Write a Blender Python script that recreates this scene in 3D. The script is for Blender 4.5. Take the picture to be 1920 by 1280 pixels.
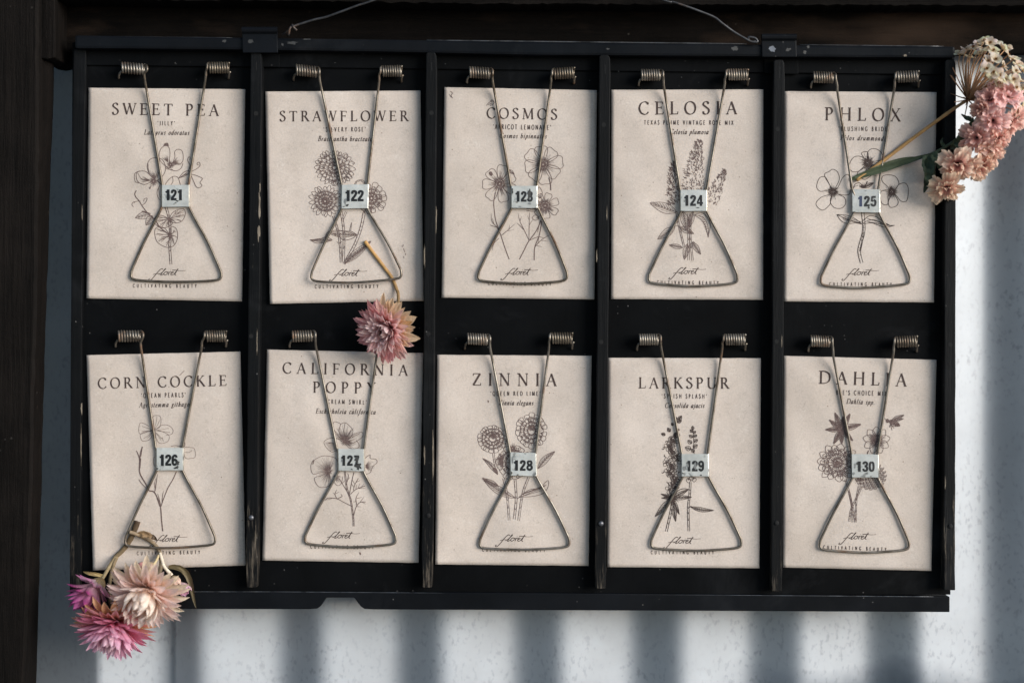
import bpy, bmesh, math, random
from math import sin, cos, pi, radians, sqrt, atan2
from mathutils import Vector, Matrix, noise as mnoise

random.seed(7)
SC = bpy.context.scene
COL = SC.collection
for _o in list(bpy.data.objects):
    bpy.data.objects.remove(_o)

# ------------------------------------------------------------------ camera, sky, sun, exposure
LENS = 50.0
MM = 0.001
S = 0.286                                   # millimetres on the board per photo pixel
D = 1920 * S * LENS / 36.0                  # camera to board, millimetres
ZC = 1.45                                   # height of the picture centre above the ground, metres

cam = bpy.data.cameras.new('camera')
camo = bpy.data.objects.new('camera', cam)
COL.objects.link(camo)
camo.location = (0, -D * MM, ZC)
camo.rotation_euler = (pi / 2, 0, 0)
cam.lens = LENS
cam.sensor_width = 36
cam.sensor_fit = 'HORIZONTAL'
cam.clip_start = 0.02
cam.clip_end = 500
cam.dof.use_dof = True
cam.dof.focus_distance = (D - 3) * MM
cam.dof.aperture_fstop = 3.2
SC.camera = camo

SUN_AZ, SUN_EL = 56.0, 14.0                 # degrees to the right of the board's normal, above the horizon
wd = bpy.data.worlds.new('World')
SC.world = wd
wd.use_nodes = True
_n = wd.node_tree.nodes
sky = _n.new('ShaderNodeTexSky')
sky.sky_type = 'NISHITA'
sky.sun_disc = False
sky.sun_elevation = radians(SUN_EL)
sky.sun_rotation = radians(180 - SUN_AZ)
sky.air_density = 1.0
sky.dust_density = 0.4
sky.ozone_density = 2.0
wd.node_tree.links.new(sky.outputs[0], _n['Background'].inputs[0])
_n['Background'].inputs[1].default_value = 0.09

sd = bpy.data.lights.new('sun', 'SUN')
sd.energy = 2.95
sd.angle = radians(38)
sd.color = (1.0, 0.975, 0.945)
so = bpy.data.objects.new('sun', sd)
COL.objects.link(so)
_dir = Vector((sin(radians(SUN_AZ)) * cos(radians(SUN_EL)), -cos(radians(SUN_AZ)) * cos(radians(SUN_EL)), sin(radians(SUN_EL))))
so.rotation_euler = _dir.to_track_quat('Z', 'Y').to_euler()
so.location = _dir * 3 + Vector((0, 0, ZC))

SC.view_settings.view_transform = 'Standard'
SC.view_settings.look = 'None'
SC.view_settings.exposure = 0.86
SC.view_settings.gamma = 1.0
SC.view_settings.use_curve_mapping = False
SC.render.engine = 'CYCLES'
SC.render.resolution_x = 1024
SC.render.resolution_y = 682

# ------------------------------------------------------------------ helpers
def P(px, py, h=0.0):
    """photo pixel + millimetres in front of the board -> metres"""
    k = S * (D - h) / D * MM
    return Vector(((px - 960) * k, -h * MM, ZC + (640 - py) * k))

def Pv(px, py, h=0.0):                      # a plain board position: no perspective allowance
    return Vector(((px - 960) * S * MM, -h * MM, ZC + (640 - py) * S * MM))

class MB:
    def __init__(s):
        s.v = []; s.f = []; s.c = []
    def add(s, verts, faces, cols=None):
        b = len(s.v)
        s.v += [tuple(v) for v in verts]
        s.f += [tuple(b + i for i in f) for f in faces]
        s.c += cols if cols else [(1, 1, 1)] * len(verts)
    def build(s, name, mat, parent=None, smooth=False, loc=None, bevel=0.0):
        me = bpy.data.meshes.new(name)
        org = Vector(loc) if loc is not None else (Vector(parent['_o']) if parent is not None and '_o' in parent else Vector((0, 0, 0)))
        me.from_pydata([Vector(v) - org for v in s.v], [], s.f)
        me.update()
        if any(c != (1, 1, 1) for c in s.c):
            a = me.color_attributes.new('Col', 'FLOAT_COLOR', 'POINT')
            for i, c in enumerate(s.c):
                a.data[i].color = (c[0], c[1], c[2], 1)
        bm = bmesh.new(); bm.from_mesh(me)
        bmesh.ops.recalc_face_normals(bm, faces=bm.faces)
        if bevel > 0:
            ed = [e for e in bm.edges if len(e.link_faces) == 2 and e.calc_face_angle(0) > 0.5]
            bmesh.ops.bevel(bm, geom=ed, offset=bevel * MM, segments=2, affect='EDGES', profile=0.6)
        bm.to_mesh(me); bm.free()
        if smooth:
            me.polygons.foreach_set('use_smooth', [True] * len(me.polygons))
        me.materials.append(mat)
        o = bpy.data.objects.new(name, me)
        COL.objects.link(o)
        if parent is not None:
            o.parent = parent
            if loc is not None:
                o.location = Vector(loc) - Vector(parent['_o'])
                o['_o'] = tuple(loc)
            else:
                o['_o'] = parent['_o'] if '_o' in parent else (0, 0, 0)
        else:
            o.location = org
            o['_o'] = tuple(org)
        return o

def thing(name, label, cat, loc, group=None):
    o = bpy.data.objects.new(name, None)
    o.empty_display_size = 0.01
    COL.objects.link(o)
    o.location = loc
    o['_o'] = tuple(loc)
    o['label'] = label; o['category'] = cat
    if group: o['group'] = group
    return o

def tag(o, label, cat, group=None):
    o['label'] = label; o['category'] = cat
    if group: o['group'] = group
    return o

def slab(mb, pts, h0, h1):
    """prism: outline of photo pixels, from h0 (back) to h1 (front), real straight sides"""
    n = len(pts)
    k1 = [P(x, y, h1) for x, y in pts]
    k0 = [Vector((v.x, -h0 * MM, v.z)) for v in k1]
    mb.add(k1 + k0, [tuple(range(n)), tuple(range(2 * n - 1, n - 1, -1))] +
           [(i, i + n, (i + 1) % n + n, (i + 1) % n) for i in range(n)])

def smooth_path(pts, sub=6, closed=False):
    """Catmull-Rom through tuples of any length"""
    n = len(pts)
    if n < 3: return [tuple(p) for p in pts]
    out = []
    rng = range(n if closed else n - 1)
    for i in rng:
        if closed:
            p0, p1, p2, p3 = pts[(i - 1) % n], pts[i], pts[(i + 1) % n], pts[(i + 2) % n]
        else:
            p0, p1, p2, p3 = pts[max(i - 1, 0)], pts[i], pts[i + 1], pts[min(i + 2, n - 1)]
        for j in range(sub):
            t = j / sub
            out.append(tuple(0.5 * (2 * b + (c - a) * t + (2 * a - 5 * b + 4 * c - d) * t * t + (3 * b - a - 3 * c + d) * t ** 3)
                             for a, b, c, d in zip(p0, p1, p2, p3)))
    out.append(tuple(pts[0] if closed else pts[-1]))
    return out

def tube(mb, path, r, seg=8, cols=None, cap=True, flat=1.0):
    """path: list of Vectors (metres); r: mm scalar or list"""
    n = len(path)
    path = [Vector(p) for p in path]
    rs = r if isinstance(r, (list, tuple)) else [r] * n
    verts = []; faces = []; cc = []
    t = (path[1] - path[0]).normalized()
    u = Vector((0, -1, 0)) if abs(t.y) < 0.9 else Vector((1, 0, 0))
    u = (u - t * u.dot(t)).normalized()
    for i in range(n):
        a = path[max(i - 1, 0)]; b = path[min(i + 1, n - 1)]
        t = (b - a)
        t = t.normalized() if t.length > 1e-9 else Vector((0, 0, 1))
        u = (u - t * u.dot(t))
        u = u.normalized() if u.length > 1e-6 else Vector((0, -1, 0))
        w = t.cross(u)
        for k in range(seg):
            an = 2 * pi * k / seg
            verts.append(path[i] + (u * cos(an) * flat + w * sin(an)) * rs[i] * MM)
            cc.append(cols[i] if cols else (1, 1, 1))
    for i in range(n - 1):
        for k in range(seg):
            k2 = (k + 1) % seg
            faces.append((i * seg + k, i * seg + k2, (i + 1) * seg + k2, (i + 1) * seg + k))
    if cap:
        faces.append(tuple(range(seg - 1, -1, -1)))
        faces.append(tuple((n - 1) * seg + k for k in range(seg)))
    mb.add(verts, faces, cc)

# ------------------------------------------------------------------ materials
class NT:
    def __init__(s, name):
        s.m = bpy.data.materials.new(name); s.m.use_nodes = True
        s.t = s.m.node_tree; s.b = s.t.nodes['Principled BSDF']
    def node(s, typ, **kw):
        n = s.t.nodes.new(typ)
        for k, v in kw.items():
            if k == 'i':
                for a, b in v.items():
                    if hasattr(b, 'is_output') or isinstance(b, bpy.types.NodeSocket): s.t.links.new(b, n.inputs[a])
                    else: n.inputs[a].default_value = b
            else: setattr(n, k, v)
        return n
    def link(s, a, b): s.t.links.new(a, b)
    def set(s, **kw):
        for k, v in kw.items():
            sk = s.b.inputs[k.replace('_', ' ')]
            if isinstance(v, bpy.types.NodeSocket): s.link(v, sk)
            else: sk.default_value = v if not isinstance(v, tuple) or len(v) == 4 else (*v, 1)
    def coord(s, scale=(1, 1, 1), kind='Object', rot=(0, 0, 0), loc=(0, 0, 0)):
        c = s.node('ShaderNodeTexCoord')
        m = s.node('ShaderNodeMapping')
        m.inputs['Scale'].default_value = scale; m.inputs['Rotation'].default_value = rot; m.inputs['Location'].default_value = loc
        s.link(c.outputs[kind], m.inputs[0]); return m.outputs[0]
    def noise(s, vec, scale, detail=4, rough=.55, dist=0.0):
        n = s.node('ShaderNodeTexNoise'); s.link(vec, n.inputs['Vector'])
        n.inputs['Scale'].default_value = scale; n.inputs['Detail'].default_value = detail
        n.inputs['Roughness'].default_value = rough; n.inputs['Distortion'].default_value = dist
        return n.outputs['Fac']
    def ramp(s, fac, stops, interp='LINEAR'):
        r = s.node('ShaderNodeValToRGB'); s.link(fac, r.inputs[0]); r.color_ramp.interpolation = interp
        el = r.color_ramp.elements
        while len(el) < len(stops): el.new(0.5)
        for e, (p, c) in zip(el, stops):
            e.position = p; e.color = (c, c, c, 1) if not isinstance(c, tuple) else (*c, 1)
        return r.outputs[0]
    def mix(s, fac, a, b, mode='MIX'):
        n = s.node('ShaderNodeMix', data_type='RGBA', blend_type=mode)
        for sk, v in ((n.inputs[0], fac), (n.inputs[6], a), (n.inputs[7], b)):
            if isinstance(v, bpy.types.NodeSocket): s.link(v, sk)
            else: sk.default_value = v if not isinstance(v, tuple) else (*v, 1)
        return n.outputs[2]
    def math(s, op, a, b=0.0, c=0.0):
        n = s.node('ShaderNodeMath', operation=op)
        for sk, v in zip(n.inputs, (a, b, c)):
            if isinstance(v, bpy.types.NodeSocket): s.link(v, sk)
            else: sk.default_value = v
        return n.outputs[0]
    def bump(s, h, strength=.3, dist=.001):
        n = s.node('ShaderNodeBump'); s.link(h, n.inputs['Height'])
        n.inputs['Strength'].default_value = strength; n.inputs['Distance'].default_value = dist
        s.link(n.outputs[0], s.b.inputs['Normal'])
    def sep(s, vec):
        n = s.node('ShaderNodeSeparateXYZ'); s.link(vec, n.inputs[0]); return n.outputs

def m_paper():
    t = NT('aged paper')
    oi = t.node('ShaderNodeObjectInfo').outputs['Random']
    v0 = t.node('ShaderNodeTexCoord').outputs['Object']
    off = t.node('ShaderNodeVectorMath', operation='ADD'); t.link(v0, off.inputs[0])
    sc = t.math('MULTIPLY', oi, 7.0); cmb = t.node('ShaderNodeCombineXYZ'); t.link(sc, cmb.inputs[0]); t.link(sc, cmb.inputs[2])
    t.link(cmb.outputs[0], off.inputs[1]); v = off.outputs[0]
    big = t.ramp(t.noise(v, 26, 5, .6), [(.3, (.475, .410, .358)), (.55, (.537, .467, .413)), (.75, (.572, .505, .453))])
    # curly fibres: thin iso-lines of two noises
    f1 = t.ramp(t.noise(v, 420, 2, .5, 1.4), [(.46, 0.0), (.5, 1.0), (.54, 0.0)])
    g1 = t.ramp(t.noise(v, 190, 2, .5), [(.50, 0.0), (.60, 1.0)])
    fib = t.math('MULTIPLY', f1, g1)
    f2 = t.ramp(t.noise(v, 300, 1, .5, 1.2), [(.46, 0.0), (.5, 1.0), (.54, 0.0)])
    g2 = t.ramp(t.noise(v, 150, 2, .5), [(.55, 0.0), (.62, 1.0)])
    fl = t.math('MULTIPLY', f2, g2)
    c = t.mix(t.math('MULTIPLY', fib, .36), big, (.27, .225, .19))
    c = t.mix(t.math('MULTIPLY', fl, .3), c, (.68, .64, .59))
    sp = t.node('ShaderNodeTexVoronoi'); t.link(v, sp.inputs['Vector']); sp.inputs['Scale'].default_value = 260
    spk = t.ramp(sp.outputs['Distance'], [(.05, 1.0), (.11, 0.0)])
    gs = t.ramp(t.noise(v, 90, 3), [(.54, 0.0), (.62, 1.0)])
    c = t.mix(t.math('MULTIPLY', t.math('MULTIPLY', spk, gs), .85), c, (.13, .09, .065))
    gr = t.ramp(t.noise(v, 1100, 3, .7), [(.3, .90), (.7, 1.07)])
    c = t.mix(1.0, c, gr, 'MULTIPLY')
    tint = t.ramp(oi, [(0.0, (.965, .95, .93)), (1.0, (1.03, 1.02, 1.01))])
    c = t.mix(1.0, c, tint, 'MULTIPLY')
    t.set(Base_Color=c, Roughness=.85)
    t.b.inputs['Specular IOR Level'].default_value = .2
    hh = t.math('ADD', t.math('MULTIPLY', t.noise(v, 38, 2), 2.2), t.math('MULTIPLY', t.noise(v, 900, 3, .7), .8))
    t.bump(hh, .13, .0006)
    return t.m

def m_ink():
    t = NT('printing ink')
    v = t.coord()
    c = t.ramp(t.noise(v, 900, 3, .7), [(.3, (.03, .02, .0175)), (.7, (.085, .06, .053))])
    t.set(Base_Color=c, Roughness=.8); t.b.inputs['Specular IOR Level'].default_value = .2
    return t.m

def m_ink2():
    t = NT('pale sepia ink')
    v = t.coord()
    c = t.ramp(t.noise(v, 900, 3, .7), [(.3, (.07, .045, .04)), (.7, (.17, .12, .108))])
    t.set(Base_Color=c, Roughness=.8); t.b.inputs['Specular IOR Level'].default_value = .2
    return t.m

def m_black(name, worn=False, base=(.0018, .002, .0023), rough=.6, spec=.05):
    t = NT(name)
    v = t.coord()
    vg = t.coord((1, 1, .06))
    n1 = t.noise(v, 30, 5, .6)
    c = t.ramp(n1, [(.35, base), (.7, tuple(x * 1.9 for x in base))])
    # fine dust and scratches
    vo = t.node('ShaderNodeTexVoronoi'); t.link(v, vo.inputs['Vector']); vo.inputs['Scale'].default_value = 230
    d = t.math('MULTIPLY', t.ramp(vo.outputs['Distance'], [(.04, 1.0), (.10, 0.0)]), t.ramp(t.noise(v, 45, 3), [(.53, 0.0), (.64, 1.0)]))
    c = t.mix(t.math('MULTIPLY', d, .6), c, (.20, .19, .18))
    sm = t.ramp(t.noise(v, 14, 6, .7, .6), [(.56, 0.0), (.72, 1.0)])
    c = t.mix(t.math('MULTIPLY', sm, .35), c, (.022, .023, .025))
    if worn:
        gr = t.noise(vg, 700, 5, .7)
        z = t.sep(t.node('ShaderNodeNewGeometry').outputs['Position'])[2]
        # the lower third of the strips is rubbed back to grey wood
        zz = t.node('ShaderNodeMapRange'); t.link(z, zz.inputs[0])
        zz.inputs[1].default_value = ZC + (640 - 820) * S * MM; zz.inputs[2].default_value = ZC + (640 - 1100) * S * MM
        zz.inputs[3].default_value = 0.0; zz.inputs[4].default_value = 1.0
        th = t.math('ADD', t.math('MULTIPLY', zz.outputs[0], .25), gr)
        th = t.math('ADD', th, t.math('MULTIPLY', t.noise(v, 40, 4), .28))
        w = t.ramp(th, [(.86, 0.0), (1.0, 1.0)])
        wc = t.ramp(gr, [(.35, (.018, .015, .012)), (.6, (.085, .07, .054)), (.75, (.20, .165, .125))])
        c = t.mix(w, c, wc)
        t.set(Roughness=t.mix(w, (rough,) * 3, (.85,) * 3))
        t.bump(t.math('ADD', gr, t.noise(v, 60, 4)), .35, .0007)
    else:
        t.set(Roughness=t.ramp(t.noise(v, 22, 5, .65), [(.3, rough - .1), (.7, rough + .18)]))
        t.bump(t.math('ADD', t.noise(v, 55, 5, .6), t.math('MULTIPLY', t.noise(vg, 500, 3), .4)), .22, .0006)
    t.set(Base_Color=c)
    t.b.inputs['Specular IOR Level'].default_value = spec
    return t.m

def m_raw():
    t = NT('bare wood chip')
    v = t.coord((1, 1, .2))
    c = t.ramp(t.noise(v, 600, 4, .7), [(.3, (.06, .047, .034)), (.6, (.22, .18, .135)), (.8, (.36, .31, .245))])
    t.set(Base_Color=c, Roughness=.9)
    return t.m

def m_darkwood(name, along='z', a=(.006, .0055, .005), b=(.021, .018, .0155), hi=None, rough=.7):
    t = NT(name)
    st = (1, 1, .05) if along == 'z' else (.05, 1, 1)
    vg = t.coord(st); v = t.coord()
    gr = t.noise(vg, 260, 6, .7, .3)
    c = t.ramp(gr, [(.3, a), (.7, b)])
    bl = t.ramp(t.noise(v, 18, 5, .65), [(.45, 0.0), (.72, 1.0)])
    c = t.mix(t.math('MULTIPLY', bl, .45), c, tuple(x * 1.9 for x in b))
    if hi:
        c = t.mix(t.ramp(t.noise(t.coord((.35, 1, 1)), 22, 4, .6), [(.5, 0.0), (.75, .9)]), c, hi)
    vo = t.node('ShaderNodeTexVoronoi'); t.link(v, vo.inputs['Vector']); vo.inputs['Scale'].default_value = 170
    d = t.math('MULTIPLY', t.ramp(vo.outputs['Distance'], [(.06, 1.0), (.13, 0.0)]), t.ramp(t.noise(v, 30, 3), [(.57, 0.0), (.66, 1.0)]))
    c = t.mix(t.math('MULTIPLY', d, .5), c, (.07, .063, .055))
    t.set(Base_Color=c, Roughness=rough)
    t.b.inputs['Specular IOR Level'].default_value = .06
    t.bump(t.math('ADD', t.math('MULTIPLY', gr, 1.2), t.noise(v, 60, 6, .7)), .6, .0016)
    return t.m

def m_wire(name, a=(.235, .213, .185), b=(.105, .087, .068), rust=(.115, .055, .025), rough=.42, metal=.75, amt=(.55, .68)):
    t = NT(name)
    v = t.coord()
    oi = t.node('ShaderNodeObjectInfo').outputs['Random']
    off = t.node('ShaderNodeVectorMath', operation='ADD'); t.link(v, off.inputs[0])
    sc = t.math('MULTIPLY', oi, 5.0); cmb = t.node('ShaderNodeCombineXYZ'); t.link(sc, cmb.inputs[0]); t.link(sc, cmb.inputs[2])
    t.link(cmb.outputs[0], off.inputs[1]); v = off.outputs[0]
    n = t.noise(v, 120, 5, .65)
    c = t.ramp(n, [(.35, b), (.62, a)])
    c = t.mix(1.0, c, t.ramp(oi, [(0.0, (.72, .66, .58)), (1.0, (1.15, 1.15, 1.15))]), 'MULTIPLY')
    r = t.ramp(t.noise(v, 75, 5, .7, .5), [(amt[0], 0.0), (amt[1], 1.0)])
    c = t.mix(t.math('MULTIPLY', r, .85), c, rust)
    t.set(Base_Color=c, Metallic=t.mix(r, (metal,) * 3, (.25,) * 3), Roughness=t.mix(r, (rough,) * 3, (.7,) * 3))
    t.bump(t.noise(v, 700, 3, .7), .15, .0003)
    return t.m

def m_plate():
    t = NT('white enamelled tin')
    v = t.coord()
    oi = t.node('ShaderNodeObjectInfo').outputs['Random']
    off = t.node('ShaderNodeVectorMath', operation='ADD'); t.link(v, off.inputs[0])
    sc = t.math('MULTIPLY', oi, 3.0); cmb = t.node('ShaderNodeCombineXYZ'); t.link(sc, cmb.inputs[0]); t.link(sc, cmb.inputs[2])
    t.link(cmb.outputs[0], off.inputs[1]); v = off.outputs[0]
    c = t.ramp(t.noise(v, 110, 5, .65), [(.3, (.33, .337, .32)), (.6, (.45, .46, .44)), (.8, (.52, .53, .505))])
    wr = t.ramp(t.noise(v, 150, 5, .7, .7), [(.60, 0.0), (.66, 1.0)])
    c = t.mix(t.math('MULTIPLY', wr, .75), c, (.20, .20, .195))
    t.set(Base_Color=c, Roughness=.32, Metallic=t.math('MULTIPLY', wr, .6))
    t.bump(t.noise(v, 160, 3), .18, .0008)
    return t.m

def m_zinc():
    t = NT('galvanised corrugated sheet')
    v = t.coord()
    vs = t.coord((1.25, 1, .8))
    c = t.ramp(t.noise(v, 14, 6, .65), [(.3, (.285, .302, .322)), (.7, (.355, .376, .40))])
    s1 = t.ramp(t.noise(vs, 330, 3, .55, .1), [(.54, 0.0), (.68, 1.0)])
    s1 = t.math('MULTIPLY', s1, t.ramp(t.noise(v, 26, 3), [(.34, .15), (.58, 1.0)]))
    c = t.mix(t.math('MULTIPLY', s1, .5), c, (.15, .162, .175))
    s2 = t.ramp(t.noise(v, 55, 5, .6, .4), [(.52, 0.0), (.72, .5)])
    c = t.mix(t.math('MULTIPLY', s2, .5), c, (.36, .39, .43))
    # dark blue ragged patches, stronger towards the bottom and right of the sheet
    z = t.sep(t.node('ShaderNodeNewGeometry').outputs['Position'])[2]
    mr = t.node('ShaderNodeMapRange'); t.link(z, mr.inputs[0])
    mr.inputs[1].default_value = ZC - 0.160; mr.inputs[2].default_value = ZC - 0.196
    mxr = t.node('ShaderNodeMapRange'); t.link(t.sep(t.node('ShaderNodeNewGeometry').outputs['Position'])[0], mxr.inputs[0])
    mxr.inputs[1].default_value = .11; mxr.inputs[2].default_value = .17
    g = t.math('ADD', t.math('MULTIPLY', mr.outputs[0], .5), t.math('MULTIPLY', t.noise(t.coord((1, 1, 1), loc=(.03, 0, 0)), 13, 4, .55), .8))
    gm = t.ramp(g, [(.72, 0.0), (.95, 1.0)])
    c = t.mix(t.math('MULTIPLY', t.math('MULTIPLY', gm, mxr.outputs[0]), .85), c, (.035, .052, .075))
    t.set(Base_Color=c, Roughness=.5, Metallic=.15)
    t.b.inputs['Specular IOR Level'].default_value = .5
    t.bump(t.noise(v, 120, 4), .08, .001)
    return t.m

def m_plain(name, col, rough=.5, metal=0.0):
    t = NT(name)
    v = t.coord()
    c = t.ramp(t.noise(v, 300, 4, .6), [(.3, tuple(x * .8 for x in col)), (.7, tuple(min(1, x * 1.15) for x in col))])
    t.set(Base_Color=c, Roughness=rough, Metallic=metal)
    return t.m

def m_petal(name='dried petal', rough=.6, trans=.55, streak=700):
    t = NT(name)
    a = t.node('ShaderNodeAttribute', attribute_name='Col')
    v = t.coord()
    n = t.ramp(t.noise(v, streak, 4, .65), [(.3, .82), (.7, 1.08)])
    c = t.mix(1.0, a.outputs['Color'], n, 'MULTIPLY')
    t.set(Base_Color=c, Roughness=rough)
    t.b.inputs['Specular IOR Level'].default_value = .25
    tr = t.node('ShaderNodeBsdfTranslucent'); t.link(c, tr.inputs[0])
    mx = t.node('ShaderNodeMixShader'); mx.inputs[0].default_value = trans
    t.link(t.b.outputs[0], mx.inputs[1]); t.link(tr.outputs[0], mx.inputs[2])
    out = [n for n in t.t.nodes if n.type == 'OUTPUT_MATERIAL'][0]
    t.link(mx.outputs[0], out.inputs[0])
    t.bump(t.noise(v, 500, 3), .3, .0005)
    return t.m

M = dict(paper=m_paper(), ink=m_ink(), sepia=m_ink2(), panel=m_black('black painted panel'),
         strip=m_black('worn black strip', worn=True, spec=.12), rail=m_black('black enamel rail', base=(.003, .0035, .0045), rough=.4, spec=.09),
         raw=m_raw(), post=m_darkwood('dark post wood', 'z', a=(.0027, .0022, .0019), b=(.0072, .0056, .0047)),
         beam=m_darkwood('dark beam wood', 'x', a=(.0012, .001, .0009), b=(.0045, .0034, .0028), hi=(.036, .023, .016), rough=.9),
         plank=m_darkwood('rough sawn plank', 'x', a=(.0012, .001, .0009), b=(.0085, .007, .006), rough=.95),
         wire=m_wire('clip wire'), coil=m_wire('coil wire', a=(.25, .225, .19), b=(.09, .073, .058), rust=(.15, .07, .03), amt=(.56, .7)),
         hang=m_wire('hanging wire', a=(.09, .093, .10), b=(.035, .035, .038), rough=.5), plate=m_plate(),
         digit=m_plain('black numeral paint', (.006, .006, .007), .45), chip=m_plain('bare dark tin', (.06, .058, .055), .5, .5),
         blue=m_plain('blue numeral paint', (.02, .03, .075), .45),
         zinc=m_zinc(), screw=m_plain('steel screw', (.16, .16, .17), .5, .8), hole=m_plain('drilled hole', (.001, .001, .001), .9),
         petal=m_petal(), blossom=m_petal('dried blossom', .7, .5, 600), leaf=m_petal('dried leaf', .6, .1, 500))
# ------------------------------------------------------------------ the wall behind: corrugated sheet, post, beams
_zc = {}
def zinc_h(px):
    """depth of the corrugated sheet (mm, relative to the board) along its width"""
    def raw(x):
        f = ((x - 529.0) % 222.0)
        return f / 76.0 if f < 76 else 1 - (f - 76) / 146.0
    k = round(px, 1)
    if px < 188: return zinc_h(188) - (188 - px) * S * .52
    if k not in _zc:
        g = [(d, math.exp(-(d / 19.0) ** 2)) for d in range(-48, 49, 4)]
        _zc[k] = sum(raw(px + d) * w for d, w in g) / sum(w for d, w in g)
    return -34 + 17.0 * _zc[k] - (1.4 if px < 323 else 0.0)
gm = NT('pale bounce ground')  # ground out of view, added to bounce light up onto the flowers
gm.set(Base_Color=gm.ramp(gm.noise(gm.coord(), 3, 6, .6), [(.3, (.26, .25, .23)), (.7, (.36, .345, .32))]), Roughness=.95)
mb = MB(); mb.add([(-60, -60, 0), (60, -60, 0), (60, 60, 0), (-60, 60, 0)], [(0, 1, 2, 3)])
gr_ = mb.build('ground', gm.m); gr_['kind'] = 'structure'
mb = MB()
xs = sorted([-340 + i * 8 for i in range(338)] + [301.6, 302.8])
zs = [-260 + j * 130 for j in range(15)] + [2200, 3200, 4400, 5690]
vv = []
for py in zs:
    for px in xs:
        v = Pv(px, py, zinc_h(960 + (px - 960) * .968) + 0.5 * sin(px * .011 + py * .004))
        vv.append(v)
nx = len(xs)
mb.add(vv, [(j * nx + i, j * nx + i + 1, (j + 1) * nx + i + 1, (j + 1) * nx + i) for j in range(len(zs) - 1) for i in range(nx - 1)])
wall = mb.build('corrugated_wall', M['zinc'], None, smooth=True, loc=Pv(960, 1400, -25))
tag(wall, 'pale galvanised corrugated metal wall behind the black board', 'wall')
sol = wall.modifiers.new('thickness', 'SOLIDIFY'); sol.thickness = 0.0012; sol.offset = 1

def rough_edge(pts, amp, step=14, seed=0):
    rnd = random.Random(seed); out = []
    for (a, b) in zip(pts, pts[1:]):
        n = max(1, int(math.dist(a, b) / step))
        for i in range(n):
            t = i / n
            out.append((a[0] + (b[0] - a[0]) * t + rnd.uniform(-amp, amp), a[1] + (b[1] - a[1]) * t + rnd.uniform(-amp, amp)))
    out.append(pts[-1]); return out

post = thing('wooden_post', 'dark worn wooden post standing left of the board', 'post', P(20, 1400, -8))
mb = MB()
# square timber with a chamfered, worn right arris
rows = [(-220, 66, 106), (110, 66, 102), (260, 66, 97), (560, 62, 87), (760, 57, 81), (980, 52, 76), (1280, 40, 68), (1460, 36, 62)]
rnd = random.Random(3)
prof = []
fine = []
for (a, b) in zip(rows, rows[1:]):
    n = max(2, int((b[0] - a[0]) / 26))
    for i in range(n):
        t = i / n
        fine.append(tuple(p + (q - p) * t for p, q in zip(a, b)))
fine.append(rows[-1])
vs = []
for (y, xf, xe) in fine:
    j = rnd.uniform(-1.3, 1.3); j2 = rnd.uniform(-.7, .7)
    vs += [P(-150, y, 16), P(xf + j, y, 16), P(xf + 7 + j, y, 14.6), P(xe - 5 + j2, y, 1), P(xe + j2, y, -3), P(xe + j2, y, -24), P(-150, y, -24)]
n = 7
mb.add(vs, [(i * n + k, i * n + (k + 1) % n, (i + 1) * n + (k + 1) % n, (i + 1) * n + k) for i in range(len(fine) - 1) for k in range(n)] +
       [tuple(range(n)), tuple((len(fine) - 1) * n + k for k in range(n))])
mb.build('timber', M['post'], post)
mb = MB()
slab(mb, [(72, -200), (104, -200), (103, 108), (88, 111), (71, 109)], -22, 12)
mb.build('packing_block', M['post'], post, bevel=.8)

beam = MB()
slab(beam, rough_edge([(106, -160), (2150, -160)], 0) + rough_edge([(2150, 101), (1500, 104), (900, 104), (106, 100)], 1.0, 40, 4), -13, -7.8)
bo = beam.build('wooden_beam', M['beam'], None, bevel=.9, loc=P(1000, 100, -10))
tag(bo, 'dark brown wooden beam running behind the top of the board', 'beam')
pl = MB()
slab(pl, [(106, -190), (2200, -190)] + rough_edge([(2200, 12), (1480, 9), (900, 7), (560, 2), (106, -2)], 1.6, 9, 8), -7.5, 9)
po = pl.build('wooden_plank', M['plank'], None, loc=P(1000, 0, 0))
tag(po, 'rough sawn dark plank along the very top above the hinges', 'plank')

# ------------------------------------------------------------------ the black display board
board = thing('display_board', 'black painted wooden rack with upright strips, hung on wire and holding ten packets', 'display board', P(960, 1140, -3))
mb = MB(); slab(mb, [(136, 80), (1789, 97), (1782, 1114), (132, 1112)], -6, 0)
mb.build('back_panel', M['panel'], board)
mb = MB(); slab(mb, [(160, 88), (1774, 106), (1774, 140), (1000, 131.5), (160, 122)], 0.02, 1.3)
mb.build('upper_batten', M['panel'], board, bevel=.25)
mb = MB(); slab(mb, [(140, 66), (400, 69.5), (700, 73.5), (1000, 78), (1250, 81), (1500, 84.5), (1791, 87), (1792, 109), (1500, 107), (1250, 105), (1000, 103.5), (700, 97), (400, 93), (140, 91)], 0.02, 7.5)
rail = mb.build('top_rail', M['rail'], board, bevel=1.3)
for pm in rail.data.polygons: pm.use_smooth = False
mb = MB()
slab(mb, [(151, 1108.5), (860, 1110), (1300, 1113.5), (1781, 1118), (1781, 1147), (1300, 1144.5), (700, 1142), (683, 1141), (676, 1136), (664, 1120), (612, 1120), (602, 1135), (595, 1140.5), (580, 1141.5), (140, 1141), (140, 1110)], -6, 3.0)
mb.build('bottom_rail', M['rail'], board, bevel=.55)
mb = MB(); slab(mb, [(138, 92), (161, 92), (158, 300), (153.5, 560), (152, 800), (151, 1107), (130.5, 1107), (132, 700), (135, 300)], 0.02, 3.2)
ls = mb.build('side_strip', M['strip'], board, bevel=.4)

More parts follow.
